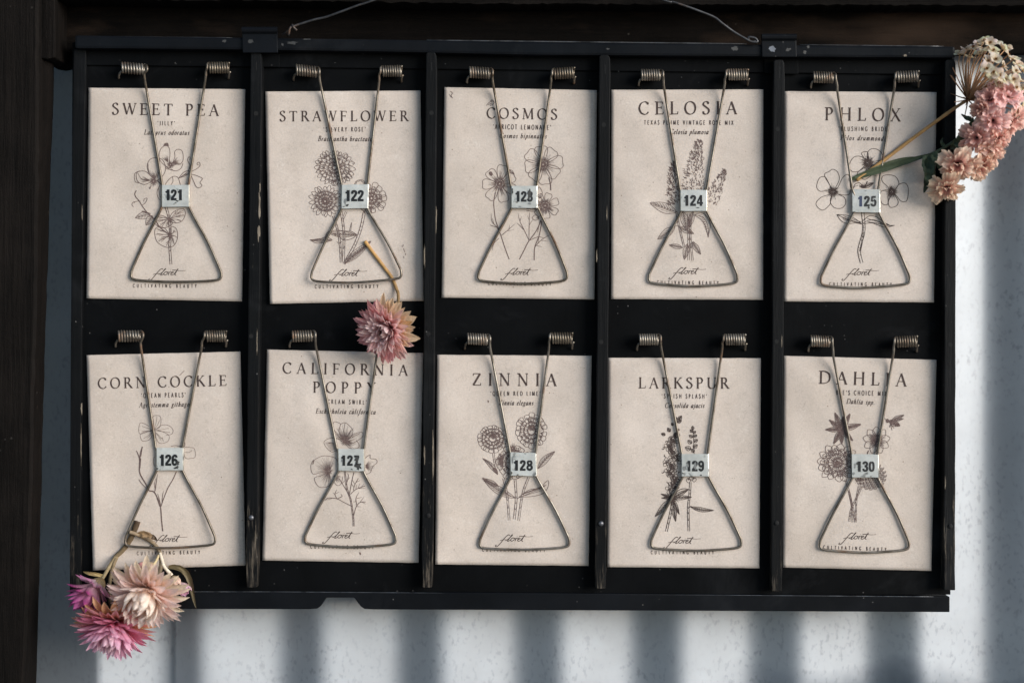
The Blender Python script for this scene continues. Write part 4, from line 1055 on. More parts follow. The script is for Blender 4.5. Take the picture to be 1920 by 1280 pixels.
for n in CARD:
    cs = [W(n, *q) for q in CARD[n]]
    cx = sum(q[0] for q in cs) / 4; cyb = (cs[2][1] + cs[3][1]) / 2
    root = thing('seed_packet', LABEL[n], 'seed packet', P(cx, cyb, .2), 'seed packets clipped to the board')
    mb = MB(); NX, NY = 44, 58
    rr = random.Random(n)
    vs = []
    for j in range(NY + 1):
        for i in range(NX + 1):
            u, v = i / NX, j / NY
            x = (cs[0][0] * (1 - u) + cs[1][0] * u) * (1 - v) + (cs[3][0] * (1 - u) + cs[2][0] * u) * v
            y = (cs[0][1] * (1 - u) + cs[1][1] * u) * (1 - v) + (cs[3][1] * (1 - u) + cs[2][1] * u) * v
            if i in (0, NX): x += .35 * mnoise.noise(Vector((n, y * .05, 1)))
            if j in (0, NY): y += .45 * mnoise.noise(Vector((x * .04, n, 2)))
            vs.append(P(x, y, card_h(n, x, y)))
    q = lambda i, j: j * (NX + 1) + i
    mb.add(vs, [(q(i, j), q(i + 1, j), q(i + 1, j + 1), q(i, j + 1)) for j in range(NY) for i in range(NX)])
    ring = [q(i, 0) for i in range(NX + 1)] + [q(NX, j) for j in range(1, NY + 1)] + [q(i, NY) for i in range(NX - 1, -1, -1)] + [q(0, j) for j in range(NY - 1, 0, -1)]
    b = len(mb.v)
    mb.v += [(vs[k].x, -.0001, vs[k].z) for k in ring]; mb.c += [(1, 1, 1)] * len(ring)
    m = len(ring)
    mb.f += [(ring[k], b + k, b + (k + 1) % m, ring[(k + 1) % m]) for k in range(m)] + [tuple(b + k for k in range(m))]
    pk = mb.build('envelope', M['paper'], root, smooth=False)
    for pm in pk.data.polygons[:NX * NY]: pm.use_smooth = True
    pen = Pen(n)
    for tx, a, b_, cap in TITLE[n]: write(pen, tx, a, b_, cap)
    pen.mb.build('printed_title', M['ink'], pk)
    pen = Pen(n)
    write(pen, VAR[n][0], VAR[n][1], VAR[n][2], VAR[n][3], 'sans')
    pen.mb.build('variety_text', M['ink'], pk)
    pen = Pen(n)
    write(pen, LAT[n][0], LAT[n][1], LAT[n][2], 25, 'italic')
    pen.mb.build('latin_text', M['ink'], pk)
    pen = Pen(n)
    write(pen, 'CULTIVATING BEAUTY', TAGL[n][0], TAGL[n][1], 17, 'sans', thick=.16)
    pen.mb.build('tagline_text', M['ink'], pk)
    pen = Pen(n); script_logo(pen, *LOGO[n]); pen.mb.build('printed_script', M['ink'], pk)
    pen = Pen(n); pen.wk = 1.0; DRAW[n](pen); pen.mb.build('flower_drawing', M['sepia' if n in SEPIA else 'ink'], pk)
# ------------------------------------------------------------------ sprung wire clips with numbered plates
def lin(r, g, b):
    f = lambda c: (c / 255 / 12.92) if c / 255 <= .04045 else ((c / 255 + .055) / 1.055) ** 2.4
    return (f(r), f(g), f(b))
# number: coil left (x0,x1,y,tilt), coil right, arm left top, arm left bottom, arm right top, arm right bottom, plate box, triangle exits / left corner / bottom / right corner, numerals box
CL = {121: ((202, 330, 77, 5), (640, 752, 73, 0), (320, 108), (412, 660), (632, 98), (543, 657), (405, 658, 550, 767), (412, 768), (248, 1115), (478, 1142), (713, 1117), (543, 768), (423, 681, 515, 735)),
      122: ((195, 312, 89, 6), (627, 735, 90, 0), (315, 118), (428, 655), (618, 118), (558, 652), (424, 656, 565, 775), (430, 778), (269, 1122), (480, 1146), (734, 1108), (555, 776), (442, 684, 540, 740)),
      123: ((182, 298, 98, 3), (605, 718, 100, -3), (300, 122), (395, 665), (598, 124), (525, 660), (393, 663, 530, 773), (400, 775), (223, 1120), (460, 1151), (681, 1120), (528, 773), (413, 690, 505, 742)),
      124: ((187, 297, 109, 0), (622, 733, 107, 0), (302, 140), (388, 685), (613, 138), (520, 680), (385, 683, 525, 788), (395, 790), (223, 1130), (450, 1164), (681, 1132), (518, 790), (402, 709, 503, 763)),
      125: ((195, 307, 121, 2), (615, 733, 117, -2), (317, 168), (395, 680), (609, 148), (525, 675), (390, 680, 537, 795), (405, 797), (229, 1142), (420, 1172), (689, 1136), (525, 795), (418, 713, 518, 766)),
      126: ((185, 310, 80, 0), (627, 738, 80, 0), (302, 118), (380, 640), (612, 116), (512, 640), (378, 638, 520, 750), (385, 752), (219, 1112), (440, 1138), (682, 1105), (510, 750), (393, 671, 490, 727)),
      127: ((175, 292, 80, -1), (622, 735, 84, 0), (295, 108), (405, 642), (612, 112), (540, 642), (407, 643, 545, 753), (415, 755), (237, 1100), (470, 1134), (706, 1102), (535, 755), (420, 675, 520, 727)),
      128: ((198, 312, 95, 3), (620, 735, 90, 0), (314, 122), (418, 662), (614, 118), (545, 662), (415, 662, 552, 777), (425, 778), (257, 1122), (490, 1146), (721, 1116), (545, 778), (430, 699, 532, 752)),
      129: ((205, 312, 97, 0), (635, 747, 97, 0), (315, 118), (423, 670), (627, 120), (552, 668), (418, 668, 560, 780), (428, 785), (261, 1122), (500, 1151), (727, 1120), (553, 780), (440, 702, 535, 755)),
      130: ((182, 290, 105, 2), (610, 725, 107, -2), (297, 165), (393, 670), (604, 140), (520, 670), (388, 670, 530, 785), (398, 787), (224, 1128), (460, 1161), (685, 1130), (520, 785), (412, 705, 508, 757))}
DIG = {'1': [(.25, [(.32, 0), (.32, 1)]), (.17, [(.08, .74), (.22, .80), (.30, .94)])],
       '2': [(.21, [(.1, .66), (.13, .84), (.27, .90), (.42, .83), (.42, .66), (.3, .44), (.13, .22), (.10, .1)], 1), (.2, [(.0, .1), (.53, .1)])],
       '3': [(.2, [(.09, .72), (.14, .87), (.27, .91), (.42, .84), (.42, .66), (.3, .54), (.2, .53)], 1), (.2, [(.24, .53), (.4, .46), (.45, .28), (.38, .13), (.26, .09), (.13, .14), (.08, .3)], 1)],
       '4': [(.15, [(.36, .98), (.05, .34)]), (.18, [(.0, .27), (.56, .27)]), (.2, [(.38, 0), (.38, 1)])],
       '5': [(.19, [(.48, .9), (.12, .9)]), (.17, [(.14, .95), (.1, .46)]), (.2, [(.12, .5), (.28, .6), (.42, .52), (.44, .3), (.38, .13), (.24, .09), (.1, .16), (.07, .28)], 1)],
       '6': [(.2, [(.43, .72), (.38, .87), (.26, .91), (.12, .78), (.09, .5), (.11, .2), (.26, .09), (.42, .18), (.44, .36), (.34, .52), (.2, .52), (.1, .4)], 1)],
       '7': [(.19, [(.02, .9), (.5, .9)]), (.21, [(.44, .9), (.3, .5), (.22, 0)], 1)],
       '8': [(.19, [(.27, .91), (.12, .84), (.11, .66), (.27, .54), (.43, .66), (.42, .84), (.27, .91)], 1), (.2, [(.27, .53), (.1, .42), (.08, .22), (.27, .09), (.46, .22), (.44, .42), (.27, .53)], 1)],
       '9': [(.2, [(.11, .28), (.16, .13), (.28, .09), (.42, .22), (.45, .5), (.43, .8), (.28, .91), (.12, .82), (.1, .64), (.2, .48), (.34, .48), (.44, .6)], 1)],
       '0': [(.2, [(.27, .91), (.13, .82), (.09, .5), (.13, .18), (.27, .09), (.41, .18), (.45, .5), (.41, .82), (.27, .91)], 1)]}
CHIPS = {121: [(488, 738, 11, 5, 'c'), (478, 748, 9, 3, 'c'), (470, 754, 6, 2, 'c')], 122: [(447, 738, 7, 18, 'g'), (456, 760, 10, 7, 'c'), (440, 766, 8, 3, 'c')], 123: [(486, 706, 12, 34, 'c'), (490, 752, 10, 8, 'g'), (402, 690, 5, 18, 'c'), (425, 745, 8, 3, 'c'), (440, 766, 12, 4, 'g')],
         124: [(478, 772, 9, 3, 'c'), (410, 738, 4, 8, 'g')], 125: [(478, 772, 7, 8, 'c'), (462, 688, 8, 3, 'g'), (500, 730, 6, 8, 'g'), (405, 792, 8, 2, 'c')], 126: [(488, 715, 13, 15, 'c'), (482, 736, 16, 9, 'c'), (387, 742, 7, 7, 'c')],
         127: [(506, 696, 13, 18, 'c'), (512, 732, 20, 18, 'c'), (480, 745, 8, 4, 'c'), (430, 700, 4, 10, 'g')], 128: [(424, 764, 5, 10, 'c'), (455, 772, 6, 4, 'c'), (543, 766, 4, 10, 'c'), (430, 700, 4, 22, 'g')],
         129: [(436, 742, 10, 15, 'g'), (452, 724, 7, 12, 'g'), (490, 728, 8, 26, 'g'), (518, 774, 8, 4, 'c'), (428, 765, 8, 4, 'c')], 130: [(408, 728, 6, 22, 'g'), (402, 766, 8, 10, 'g'), (466, 766, 12, 3, 'c'), (420, 715, 5, 10, 'c')]}
greychip = m_plain('worn grey tin', (.23, .23, .225), .45, .5)
tin_edge = m_wire('folded tin edge', a=(.52, .53, .51), b=(.24, .24, .23), rust=(.07, .065, .06), rough=.36, metal=.8, amt=(.55, .66))
HC = 4.9                                     # height of the coil axes above the panel, mm
def lift(n, px, py):
    e = 0.0
    if n in (122, 126): e = 1.5 * min(1, max(0, (py - CR[n][1] - 330) / 60)) if py > CR[n][1] + 330 else 0
    if n == 125: e = 1.3 * max(0, 1 - abs(py - 330) / 60)
    return e
for n, (cl, cr_, alt, alb, art, arb, pb, ex1, tl, tm, trr, ex2, nb) in CL.items():
    X = lambda q: W(n, *q)
    pcx, pcy = W(n, (pb[0] + pb[2]) / 2, (pb[1] + pb[3]) / 2)
    loc = P(pcx, pcy, card_h(n, pcx, pcy))
    tl = (tl[0] - 6, tl[1] + 15); trr = (trr[0] + 7, trr[1] + 15)
    root = thing('wire_clip', f'sprung wire clip with a white tin plate numbered {n}', 'wire clip', loc, 'numbered wire clips on the board')
    wh = lambda px, py: card_h(n, px, py) + 1.1 + lift(n, px, py)
    # one bent wire: arm, triangle, arm
    def on(q, extra=0.0):
        px, py = X(q); return (px, py, wh(px, py) + extra)
    def arm(side):
        c = cl if side < 0 else cr_
        xe = c[1] if side < 0 else c[0]
        top = alt if side < 0 else art; bot = alb if side < 0 else arb
        s_in = 1 if side < 0 else -1
        yc = c[2] + (c[3] if side < 0 else -c[3])
        pts = [(*X((xe - s_in * 4, yc - 24)), HC), (*X((xe + s_in * 4, yc - 16)), HC + 2.2), (*X((xe + s_in * 5, yc + 4)), HC + 2.7), (*X((top[0] + s_in * 2, top[1] - 8)), HC + 1.6), (*X((top[0] + (bot[0] - top[0]) * .04, top[1] + 22)), HC + .6)]
        for k in (.15, .3, .45, .6, .75, .9, 1.0):
            q = (top[0] + (bot[0] - top[0]) * k, top[1] + (bot[1] - top[1]) * k)
            p = on(q); b = max(0, .35 - k) / .35
            pts.append((p[0], p[1], p[2] + b * 1.8))
        return pts
    def seg(a, b, m):
        return [on((a[0] + (b[0] - a[0]) * k / m, a[1] + (b[1] - a[1]) * k / m)) for k in range(1, m)]
    def corner(prev, c, nxt, r=20):
        d1 = math.dist(prev, c); d2 = math.dist(nxt, c)
        a = (c[0] + (prev[0] - c[0]) * r / d1, c[1] + (prev[1] - c[1]) * r / d1); b = (c[0] + (nxt[0] - c[0]) * r / d2, c[1] + (nxt[1] - c[1]) * r / d2)
        m = ((a[0] + b[0] + 1.3 * c[0]) / 3.3, (a[1] + b[1] + 1.3 * c[1]) / 3.3)
        return [on(a), on(m), on(b)]
    a_l = arm(-1); a_r = arm(1)
    bowL = ((ex1[0] + tl[0]) / 2 - 7, (ex1[1] + tl[1]) / 2 - 2); bowR = ((ex2[0] + trr[0]) / 2 + 9, (ex2[1] + trr[1]) / 2 - 4)
    path = a_l + [on((ex1[0] + 14, (alb[1] + ex1[1]) / 2 + 10)), on((ex1[0] + 1, ex1[1] - 8)), on(((ex1[0] * 2 + bowL[0]) / 3, (ex1[1] * 2 + bowL[1]) / 3)), on(bowL), on(((bowL[0] + tl[0] * 2) / 3 - 1, (bowL[1] + tl[1] * 2) / 3 - 3))]
    path += corner(bowL, tl, tm, 38)
    bl = ((tl[0] + tm[0]) / 2, (tl[1] + tm[1]) / 2 + 2.5); br = ((trr[0] + tm[0]) / 2, (trr[1] + tm[1]) / 2 + 2.5)
    path += [on(bl), on(tm), on(br)] + corner(tm, trr, bowR, 38)
    path += [on(((bowR[0] + trr[0] * 2) / 3 + 1, (bowR[1] + trr[1] * 2) / 3 - 3)), on(bowR), on(((ex2[0] * 2 + bowR[0]) / 3, (ex2[1] * 2 + bowR[1]) / 3)), on((ex2[0] - 1, ex2[1] - 8)), on((ex2[0] - 12, (arb[1] + ex2[1]) / 2 + 10))] + a_r[::-1]
    q = smooth_path(path, 5)
    mb = MB(); tube(mb, [P(*p) for p in q], .65, 10)
    mb.build('wire_loop', M['wire'], root, smooth=True)
    # the two spring coils and the pins that hold them to the panel
    for side, c in ((-1, cl), (1, cr_)):
        mb = MB(); pts = []
        turns = 8; N = 14
        for k in range(turns * N + 1):
            t = k / (turns * N); a = 2 * pi * t * turns
            xx = c[0] + 7 + (c[1] - c[0] - 14) * t; yy = c[2] + (c[3] * (2 * t - 1))
            px, py = X((xx, yy))
            pts.append(P(px, py - 9.3 * cos(a), HC + 9.3 * S * sin(a)))
        tube(mb, pts, .62, 7)
        mb.build('spring_coil', M['coil'], root, smooth=True)
        xo = c[0] + 2 if side < 0 else c[1] - 4
        yo = c[2] + (-c[3] if side < 0 else c[3])
        mb = MB(); o = -8 if side < 0 else -3
        tube(mb, [P(*X((xo + 4, yo + 18)), HC - .8), P(*X((xo + o * .4, yo + 26)), HC - 1.2), P(*X((xo + o, yo + 36)), 2.6), P(*X((xo + o - 1, yo + 50)), 1.5), P(*X((xo + o - 1, yo + 54)), .2)], .62, 7)
        mb.build('pin', M['coil'], root, smooth=True)
    # plate: a strip of tin folded round both wires
    rr = random.Random(n)
    x0, y0 = W(n, pb[0], pb[1]); x1, y1 = W(n, pb[2], pb[3])
    tilt = {121: 0, 122: -.02, 123: 0, 124: .005, 125: .01, 126: 0, 127: .01, 128: .02, 129: .01, 130: .01}[n]
    hc = card_h(n, pcx, pcy)
    wx = x1 - x0
    prof = [(0, .4), (0.0, 1.3), (.35, 1.8), (1.0, 2.06), (2.2, 2.2), (wx * .25, 2.24), (wx * .5, 2.27), (wx * .75, 2.24), (wx - 2.2, 2.2), (wx - 1.0, 2.06), (wx - .35, 1.8), (wx, 1.3), (wx, .4)]
    def ph(a, b):                            # height of the plate front, slightly dented
        return .12 * mnoise.noise(Vector((a * .08 + n, b * .08, 3))) - .1 * (abs(b - (y1 - y0) / 2) / (y1 - y0) * 2) ** 3
    mb = MB(); vs = []; rows = 7; npf = len(prof)
    for j in range(rows):
        b = (y1 - y0) * j / (rows - 1)
        for (a, h) in prof:
            jit = rr.uniform(-.35, .35) if j in (0, rows - 1) else 0
            vs.append(P(x0 + a + (b - (y1 - y0) / 2) * tilt, y0 + b + (a - wx / 2) * tilt + jit, hc + h + ph(a, b) + (lift(n, pcx, pcy))))
    for j in range(rows):
        for i in range(npf):
            v = vs[j * npf + i]; k = Vector(((prof[i][0] - wx / 2) / wx * -.0008, .00035, 0)); vs.append(v + k)
    B0 = rows * npf
    fs = [(j * npf + i, j * npf + i + 1, (j + 1) * npf + i + 1, (j + 1) * npf + i) for j in range(rows - 1) for i in range(npf - 1)]
    fs += [(B0 + b_, B0 + a_, B0 + d_, B0 + c2) for (a_, b_, c2, d_) in fs]
    for j in (0, rows - 1): fs += [(j * npf + i, j * npf + i + 1, B0 + j * npf + i + 1, B0 + j * npf + i) for i in range(npf - 1)]
    for i in (0, npf - 1): fs += [(j * npf + i, (j + 1) * npf + i, B0 + (j + 1) * npf + i, B0 + j * npf + i) for j in range(rows - 1)]
    mb.add(vs, fs)
    plate = mb.build('number_plate', M['plate'], root)
    plate.data.materials.append(tin_edge)
    for k_ in range((rows - 1) * (npf - 1)):
        if k_ % (npf - 1) in (0, 1, 2, 3, npf - 5, npf - 4, npf - 3, npf - 2): plate.data.polygons[k_].material_index = 1
    def onp(px, py, dh):
        a, b = px - x0, py - y0
        a_ = min(max(a, 0), wx)
        h = 0
        for (p, q_) in zip(prof, prof[1:]):
            if p[0] <= a_ <= q_[0] and q_[0] > p[0]: h = p[1] + (q_[1] - p[1]) * (a_ - p[0]) / (q_[0] - p[0]); break
        return P(px, py, hc + h + ph(a, b) + dh + lift(n, pcx, pcy))
    nx0, ny0 = W(n, nb[0], nb[1]); nx1, ny1 = W(n, nb[2], nb[3])
    Hh = (ny1 - ny0) * 1.0
    dw = (nx1 - nx0) / 3.0
    for k, ch in enumerate(str(n)):
        mb = MB()
        for idx, st in enumerate(DIG[ch]):
            pts = smooth_path(st[1], 6) if len(st) > 2 else st[1]
            pts = [(nx0 + dw * k + (dw - .54 * Hh) * .5 + a * Hh, ny1 - b * Hh) for a, b in pts]
            m2 = []
            for a, b in zip(pts, pts[1:]):
                kk = max(1, int(math.dist(a, b) / 3)); m2 += [(a[0] + (b[0] - a[0]) * i / kk, a[1] + (b[1] - a[1]) * i / kk) for i in range(kk)]
            pts = m2 + [pts[-1]]
            ww = st[0] * Hh * 1.04; v2 = []
            for i in range(len(pts)):
                a = pts[max(i - 1, 0)]; b = pts[min(i + 1, len(pts) - 1)]; dx, dy = b[0] - a[0], b[1] - a[1]; l = math.hypot(dx, dy) or 1
                for sg in (1, 0, -1): v2.append(onp(pts[i][0] - dy / l * ww / 2 * sg, pts[i][1] + dx / l * ww / 2 * sg, .09 + .01 * idx))
            mb.add(v2, [(3 * i + e, 3 * i + e + 1, 3 * i + e + 4, 3 * i + e + 3) for i in range(len(pts) - 1) for e in (0, 1)])
        mb.build('numeral', M['blue'] if (n == 125 and k == 0) else M['digit'], plate)
    for k, (a, b, w_, h_, kind) in enumerate(CHIPS[n]):
        px, py = W(n, a, b); r = random.Random(n * 10 + k); N = 18
        ring = []
        for i in range(N):
            an = 2 * pi * i / N; kx = r.uniform(.35, 1.15)
            ring.append((min(max(px + cos(an) * w_ * .375 * kx, x0 + 1.5), x1 - 1.5), min(max(py + sin(an) * h_ * .375 * kx, y0 + .6), y1 - .6)))
        mb = MB(); cen = (sum(q_[0] for q_ in ring) / N, sum(q_[1] for q_ in ring) / N)
        mb.add([onp(*cen, .125)] + [onp(*q_, .125) for q_ in ring], [(0, 1 + i, 1 + (i + 1) % N) for i in range(N)])
        mb.build('worn_patch', M['chip'] if kind == 'c' else greychip, plate)

# ------------------------------------------------------------------ dried flowers
def vmix(a, b, t): return tuple(x + (y - x) * t for x, y in zip(a, b))
def petal3(mb, base, axis, out, L, Wd, e0, e1, ca, cb, cup=.25, sharp=1.0, rr=random, cm=None, nl=8, twist=0.0):
    """one petal: centre line bends from angle e0 to e1 off the axis (degrees), mm"""
    side = axis.cross(out).normalized()
    p = Vector(base); vs = []; cc = []
    prev = None
    for i in range(nl + 1):
        t = i / nl
        e = radians(e0 + (e1 - e0) * t ** 1.3)
        d = axis * cos(e) + out * sin(e)
        nrm = axis * -sin(e) + out * cos(e)         # points to the petal's back
        if i: p = p + d * (L / nl) * MM
        w = Wd * 1.06 * (.42 + .58 * sin(min(1, t / .55) * pi / 2)) * (1 - max(0, (t - .5) / .5) ** (1.5 + sharp)) ** (.8) + .02
        c = vmix(ca, cb, min(1, t * 1.1)) if cm is None else (vmix(ca, cm, t * 2) if t < .5 else vmix(cm, cb, t * 2 - 1))
        tw = twist * t
        for k in range(5):
            s_ = (k - 2) / 2
            off = side * (w / 2 * s_ * cos(tw)) + nrm * (-cup * w * s_ * s_ * .9 + w / 2 * s_ * sin(tw)) + nrm * (.06 * w * (1 if k == 2 else 0))
            vs.append(p + off * MM)
            g = 1.0 - .07 * abs(s_) + rr.uniform(-.04, .04)
            cc.append(tuple(x * g for x in c))
    mb.add(vs, [(i * 5 + k, i * 5 + k + 1, (i + 1) * 5 + k + 1, (i + 1) * 5 + k) for i in range(nl) for k in range(4)], cc)

def frame(axis):
    axis = Vector(axis).normalized()
    u = axis.cross(Vector((0, 0, 1)))
    u = u.normalized() if u.length > .1 else Vector((1, 0, 0))
    return axis, u, axis.cross(u).normalized()

def strawflower(parent, base, axis, rings, seed, colfun=None, disc_=None, k=1.0):
    """rings: (n, start radius mm, start height mm, L, W, e0, e1, base colour, tip colour)"""
    axis, u, v = frame(axis); rr = random.Random(seed)
    half = len(rings) // 2
    head = None
    for grp, nm in ((rings[:half], 'outer_petals'), (rings[half:], 'flower_head')):
        pass
    mo = MB(); mi = MB()
    for j, (n, r0, z0, L, Wd, e0, e1, ca, cb) in enumerate(rings):
        m = mo if j < half else mi
        n = round(n * 1.3); Wd = Wd * .84 * k; L = L * k
        for i in range(n):
            a = 2 * pi * (i + .5 * (j % 2) + rr.uniform(-.28, .28)) / n
            out = u * cos(a) + v * sin(a)
            A, B = (ca, cb) if colfun is None else colfun(out, j, ca, cb)
            f = rr.uniform(.88, 1.08)
            A = tuple(x * f for x in A); B = tuple(x * f for x in B)
            petal3(m, Vector(base) + (axis * (z0 + rr.uniform(-.3, .3)) + out * r0) * MM, axis, out, L * rr.uniform(.86, 1.1), Wd * rr.uniform(.8, 1.15),
                   e0 + rr.uniform(-7, 7), e1 + rr.uniform(-14, 14), A, B, rr.uniform(.15, .45), rr.uniform(.3, 1.2), rr, twist=rr.uniform(-.35, .35))
    head = mi.build('flower_head', M['petal'], parent, smooth=True)
    mo.build('outer_petals', M['petal'], head, smooth=True)
    m = MB()                                        # bud scales behind the head
    for i in range(14):
        a = 2 * pi * i / 14; out = u * cos(a) + v * sin(a)
        petal3(m, Vector(base) + (axis * -2.2 + out * .6) * MM, axis, out, 5.5, 3.2, 60, 20, lin(150, 125, 85), lin(205, 180, 140), .3, .6, rr)
    m.build('calyx', M['petal'], head, smooth=True)
    if disc_:
        m = MB(); r_, z_, ca, cb = disc_
        for i in range(46):
            a = rr.uniform(0, 2 * pi); q = sqrt(rr.random()) * r_; out = u * cos(a) + v * sin(a)
            petal3(m, Vector(base) + (axis * z_ + out * q) * MM, axis, out, 3.4, .9, rr.uniform(-15, 15), rr.uniform(-20, 30), ca, cb, .1, 1, rr, nl=4)
        m.build('flower_centre', M['petal'], head, smooth=True)
    return head

def stem3(parent, pts, w0, w1, ca, cb, name='stem', flat=1.0, knots=0.0, seed=0):
    """pts (px, py, h); widths in photo pixels"""
    q = smooth_path(pts, 7); n = len(q); rr = random.Random(seed)
    rs = []; cs = []
    for i in range(n):
        t = i / (n - 1); r = (w0 + (w1 - w0) * t) * S / 2
        rs.append(r * (1 + .10 * mnoise.noise(Vector((t * 12, seed, 0))) + knots * (1 if rr.random() < .06 else 0)))
        g = 1 + .25 * mnoise.noise(Vector((t * 18, seed, 5)))
        cs.append(tuple(max(0, x * g) for x in vmix(ca, cb, t)))
    m = MB(); tube(m, [P(*p) for p in q], rs, 9, cs, flat=flat)
    return m.build(name, M['leaf'], parent, smooth=True)

def leaf3(parent, pts, width, ca, cb, name='leaf', seed=0, fold=.35, wav=.5, prof=None):
    """a blade along pts (px,py,h), width in photo px, folded along its midrib and crumpled"""
    q = [P(*p) for p in smooth_path(pts, 6)]; n = len(q); m = MB(); vs = []; cc = []
    for i in range(n):
        t = i / (n - 1)
        d = (q[min(i + 1, n - 1)] - q[max(i - 1, 0)]).normalized()
        side = d.cross(Vector((0, -1, 0))); side = side.normalized() if side.length > .05 else Vector((1, 0, 0))
        nr = side.cross(d)
        w = width * S / 2 * (sin(pi * min(1, .06 + t * .94) ** .8) ** .8 + .03)
        for k in range(7):
            s_ = (k - 3) / 3
            z = fold * abs(s_) * w + wav * w * mnoise.noise(Vector((t * 5 + seed, s_ * 1.6, seed * 2.3)))
            edge = 1 + .16 * mnoise.noise(Vector((t * 14, s_ * 3, seed)))
            vs.append(q[i] + (side * s_ * w * edge + nr * z) * MM)
            g = 1 + .3 * mnoise.noise(Vector((t * 9, s_ * 4, seed + 7))) + (.25 if k == 3 else 0)
            cc.append(tuple(x * g for x in vmix(ca, cb, t)))
    m.add(vs, [(i * 7 + k, i * 7 + k + 1, (i + 1) * 7 + k + 1, (i + 1) * 7 + k) for i in range(n - 1) for k in range(6)], cc)
    return m.build(name, M['leaf'], parent, smooth=True)

PINK = lin(200, 100, 114); PINK2 = lin(228, 152, 154); PALE = lin(240, 200, 200); CREAM = lin(252, 236, 216); WHITE = lin(250, 238, 226); MAG = lin(172, 62, 132); GOLD = lin(226, 170, 108); BRN = lin(92, 74, 52); TAN = lin(190, 148, 92)
# 1. the strawflower tucked behind the bottom wire of clip 122
fs = thing('strawflower', 'pink and cream strawflower head on a tan stalk, between the STRAWFLOWER and CALIFORNIA POPPY packets', 'dried flower', P(735, 600, 6), None)
h122 = lambda x, y: card_h(122, x, y)
def cfA(out, j, ca, cb):
    k = out.x * .9 + out.z * .35 + random.Random(int(out.x * 9999)).uniform(-.25, .25)
    if j < 2 and k > .35: return CREAM, (lin(246, 214, 178) if k < .9 else lin(240, 190, 130))
    if j < 3 and k > .1: return vmix(CREAM, ca, .4), vmix(cb, CREAM, .35)
    return ca, cb
stem3(fs, [(684, 452, h122(686, 454) + 1.0), (700, 474, h122(700, 474) + .8), (722, 503, h122(722, 503) + .6), (735, 521, h122(735, 521) + .6), (743, 540, h122(742, 540) + 1.2), (747, 556, 4.6), (744, 590, 7), (736, 612, 10)], 6.5, 6, TAN, lin(95, 80, 60), seed=1, flat=.8)
strawflower(fs, P(733, 614, 9.5), (-.42, -.86, -.26), [
    (15, 1.2, .0, 18.0, 6.6, 62, 104, lin(242, 190, 160), lin(232, 166, 176)), (18, 1.2, .5, 18.0, 4.8, 58, 92, lin(226, 146, 144), lin(234, 172, 172)), (20, 1.3, 1.0, 17, 4.2, 48, 78, lin(212, 122, 130), lin(236, 176, 176)), (20, 1.6, 1.6, 15.6, 4.0, 38, 62, lin(212, 132, 138), lin(244, 200, 198)),
    (18, 1.9, 2.2, 14.2, 3.6, 30, 44, lin(216, 146, 148), lin(250, 224, 218)), (16, 2.2, 2.8, 12.4, 3.4, 26, 14, lin(222, 160, 164), lin(252, 230, 228)), (12, 2.0, 3.2, 10.4, 3.0, 20, -16, lin(206, 140, 140), lin(248, 222, 218))], 11, cfA, (1.2, 6.0, lin(46, 30, 26), lin(70, 46, 34)))

# 2. sprig with the magenta and the lower pink head
h126 = lambda x, y: card_h(126, x, y)
sp = thing('strawflower_sprig', 'dried sprig with a magenta and a lower pink strawflower head, left in clip 126', 'dried flower', P(216, 1045, 4), 'dried strawflowers hanging below the CORN COCKLE packet')
stem3(sp, [(258, 977, h126(257, 979) + .9), (250, 998, h126(250, 998) + .7), (240, 1018, h126(240, 1018) + .6), (228, 1033, h126(228, 1033) + 1.0), (216, 1044, h126(216, 1044) + 1.6)], 12, 8, lin(74, 58, 44), lin(128, 110, 82), seed=2, flat=.75)
stem3(sp, [(217, 1043, 4.2), (206, 1060, 6), (198, 1074, 9), (190, 1088, 12)], 7.5, 6, lin(140, 122, 92), lin(170, 150, 112), seed=3)
stem3(sp, [(219, 1043, 4.2), (212, 1062, 6), (206, 1090, 8), (206, 1125, 10), (216, 1160, 14)], 7, 6, lin(130, 112, 84), lin(120, 104, 76), seed=4)
leaf3(sp, [(197, 1080, 10), (180, 1076, 11), (166, 1074, 10), (156, 1071, 8)], 7, lin(190, 165, 115), lin(180, 150, 100), 'leaf', 3)
strawflower(sp, P(188, 1090, 12), (-.52, -.42, -.74), [
    (10, .8, -.4, 12.5, 4.2, 50, 86, WHITE, lin(214, 130, 180)), (10, 1.0, .2, 16.5, 4.4, 34, 56, lin(246, 226, 216), MAG), (11, 1.2, .8, 18.5, 4.8, 26, 40, lin(240, 206, 212), lin(198, 92, 160)), (9, 1.2, 1.4, 18.5, 4.6, 16, 18, lin(236, 194, 212), lin(206, 106, 170)), (8, .8, 1.8, 15.5, 3.4, 8, 4, lin(226, 170, 196), lin(160, 56, 122))], 12)
strawflower(sp, P(218, 1160, 14), (-.12, -.60, -.79), [
    (18, 1.4, -.4, 21, 5.6, 76, 100, GOLD, lin(238, 190, 150)), (22, 1.5, .2, 21, 5.2, 70, 88, lin(240, 186, 150), lin(238, 172, 178)), (22, 1.6, .9, 20, 4.8, 58, 72, lin(236, 150, 170), lin(232, 146, 174)), (22, 2.0, 1.6, 19, 5.0, 46, 50, lin(236, 156, 180), lin(242, 184, 206)),
    (16, 2.6, 2.2, 17.5, 5.2, 36, 26, lin(232, 140, 174), lin(246, 200, 220)), (13, 2.6, 2.8, 16, 5.0, 28, -2, lin(240, 170, 196), lin(248, 214, 226)), (9, 2.0, 3.2, 14.5, 4.8, 18, -14, lin(240, 180, 200), lin(246, 214, 220))], 13)

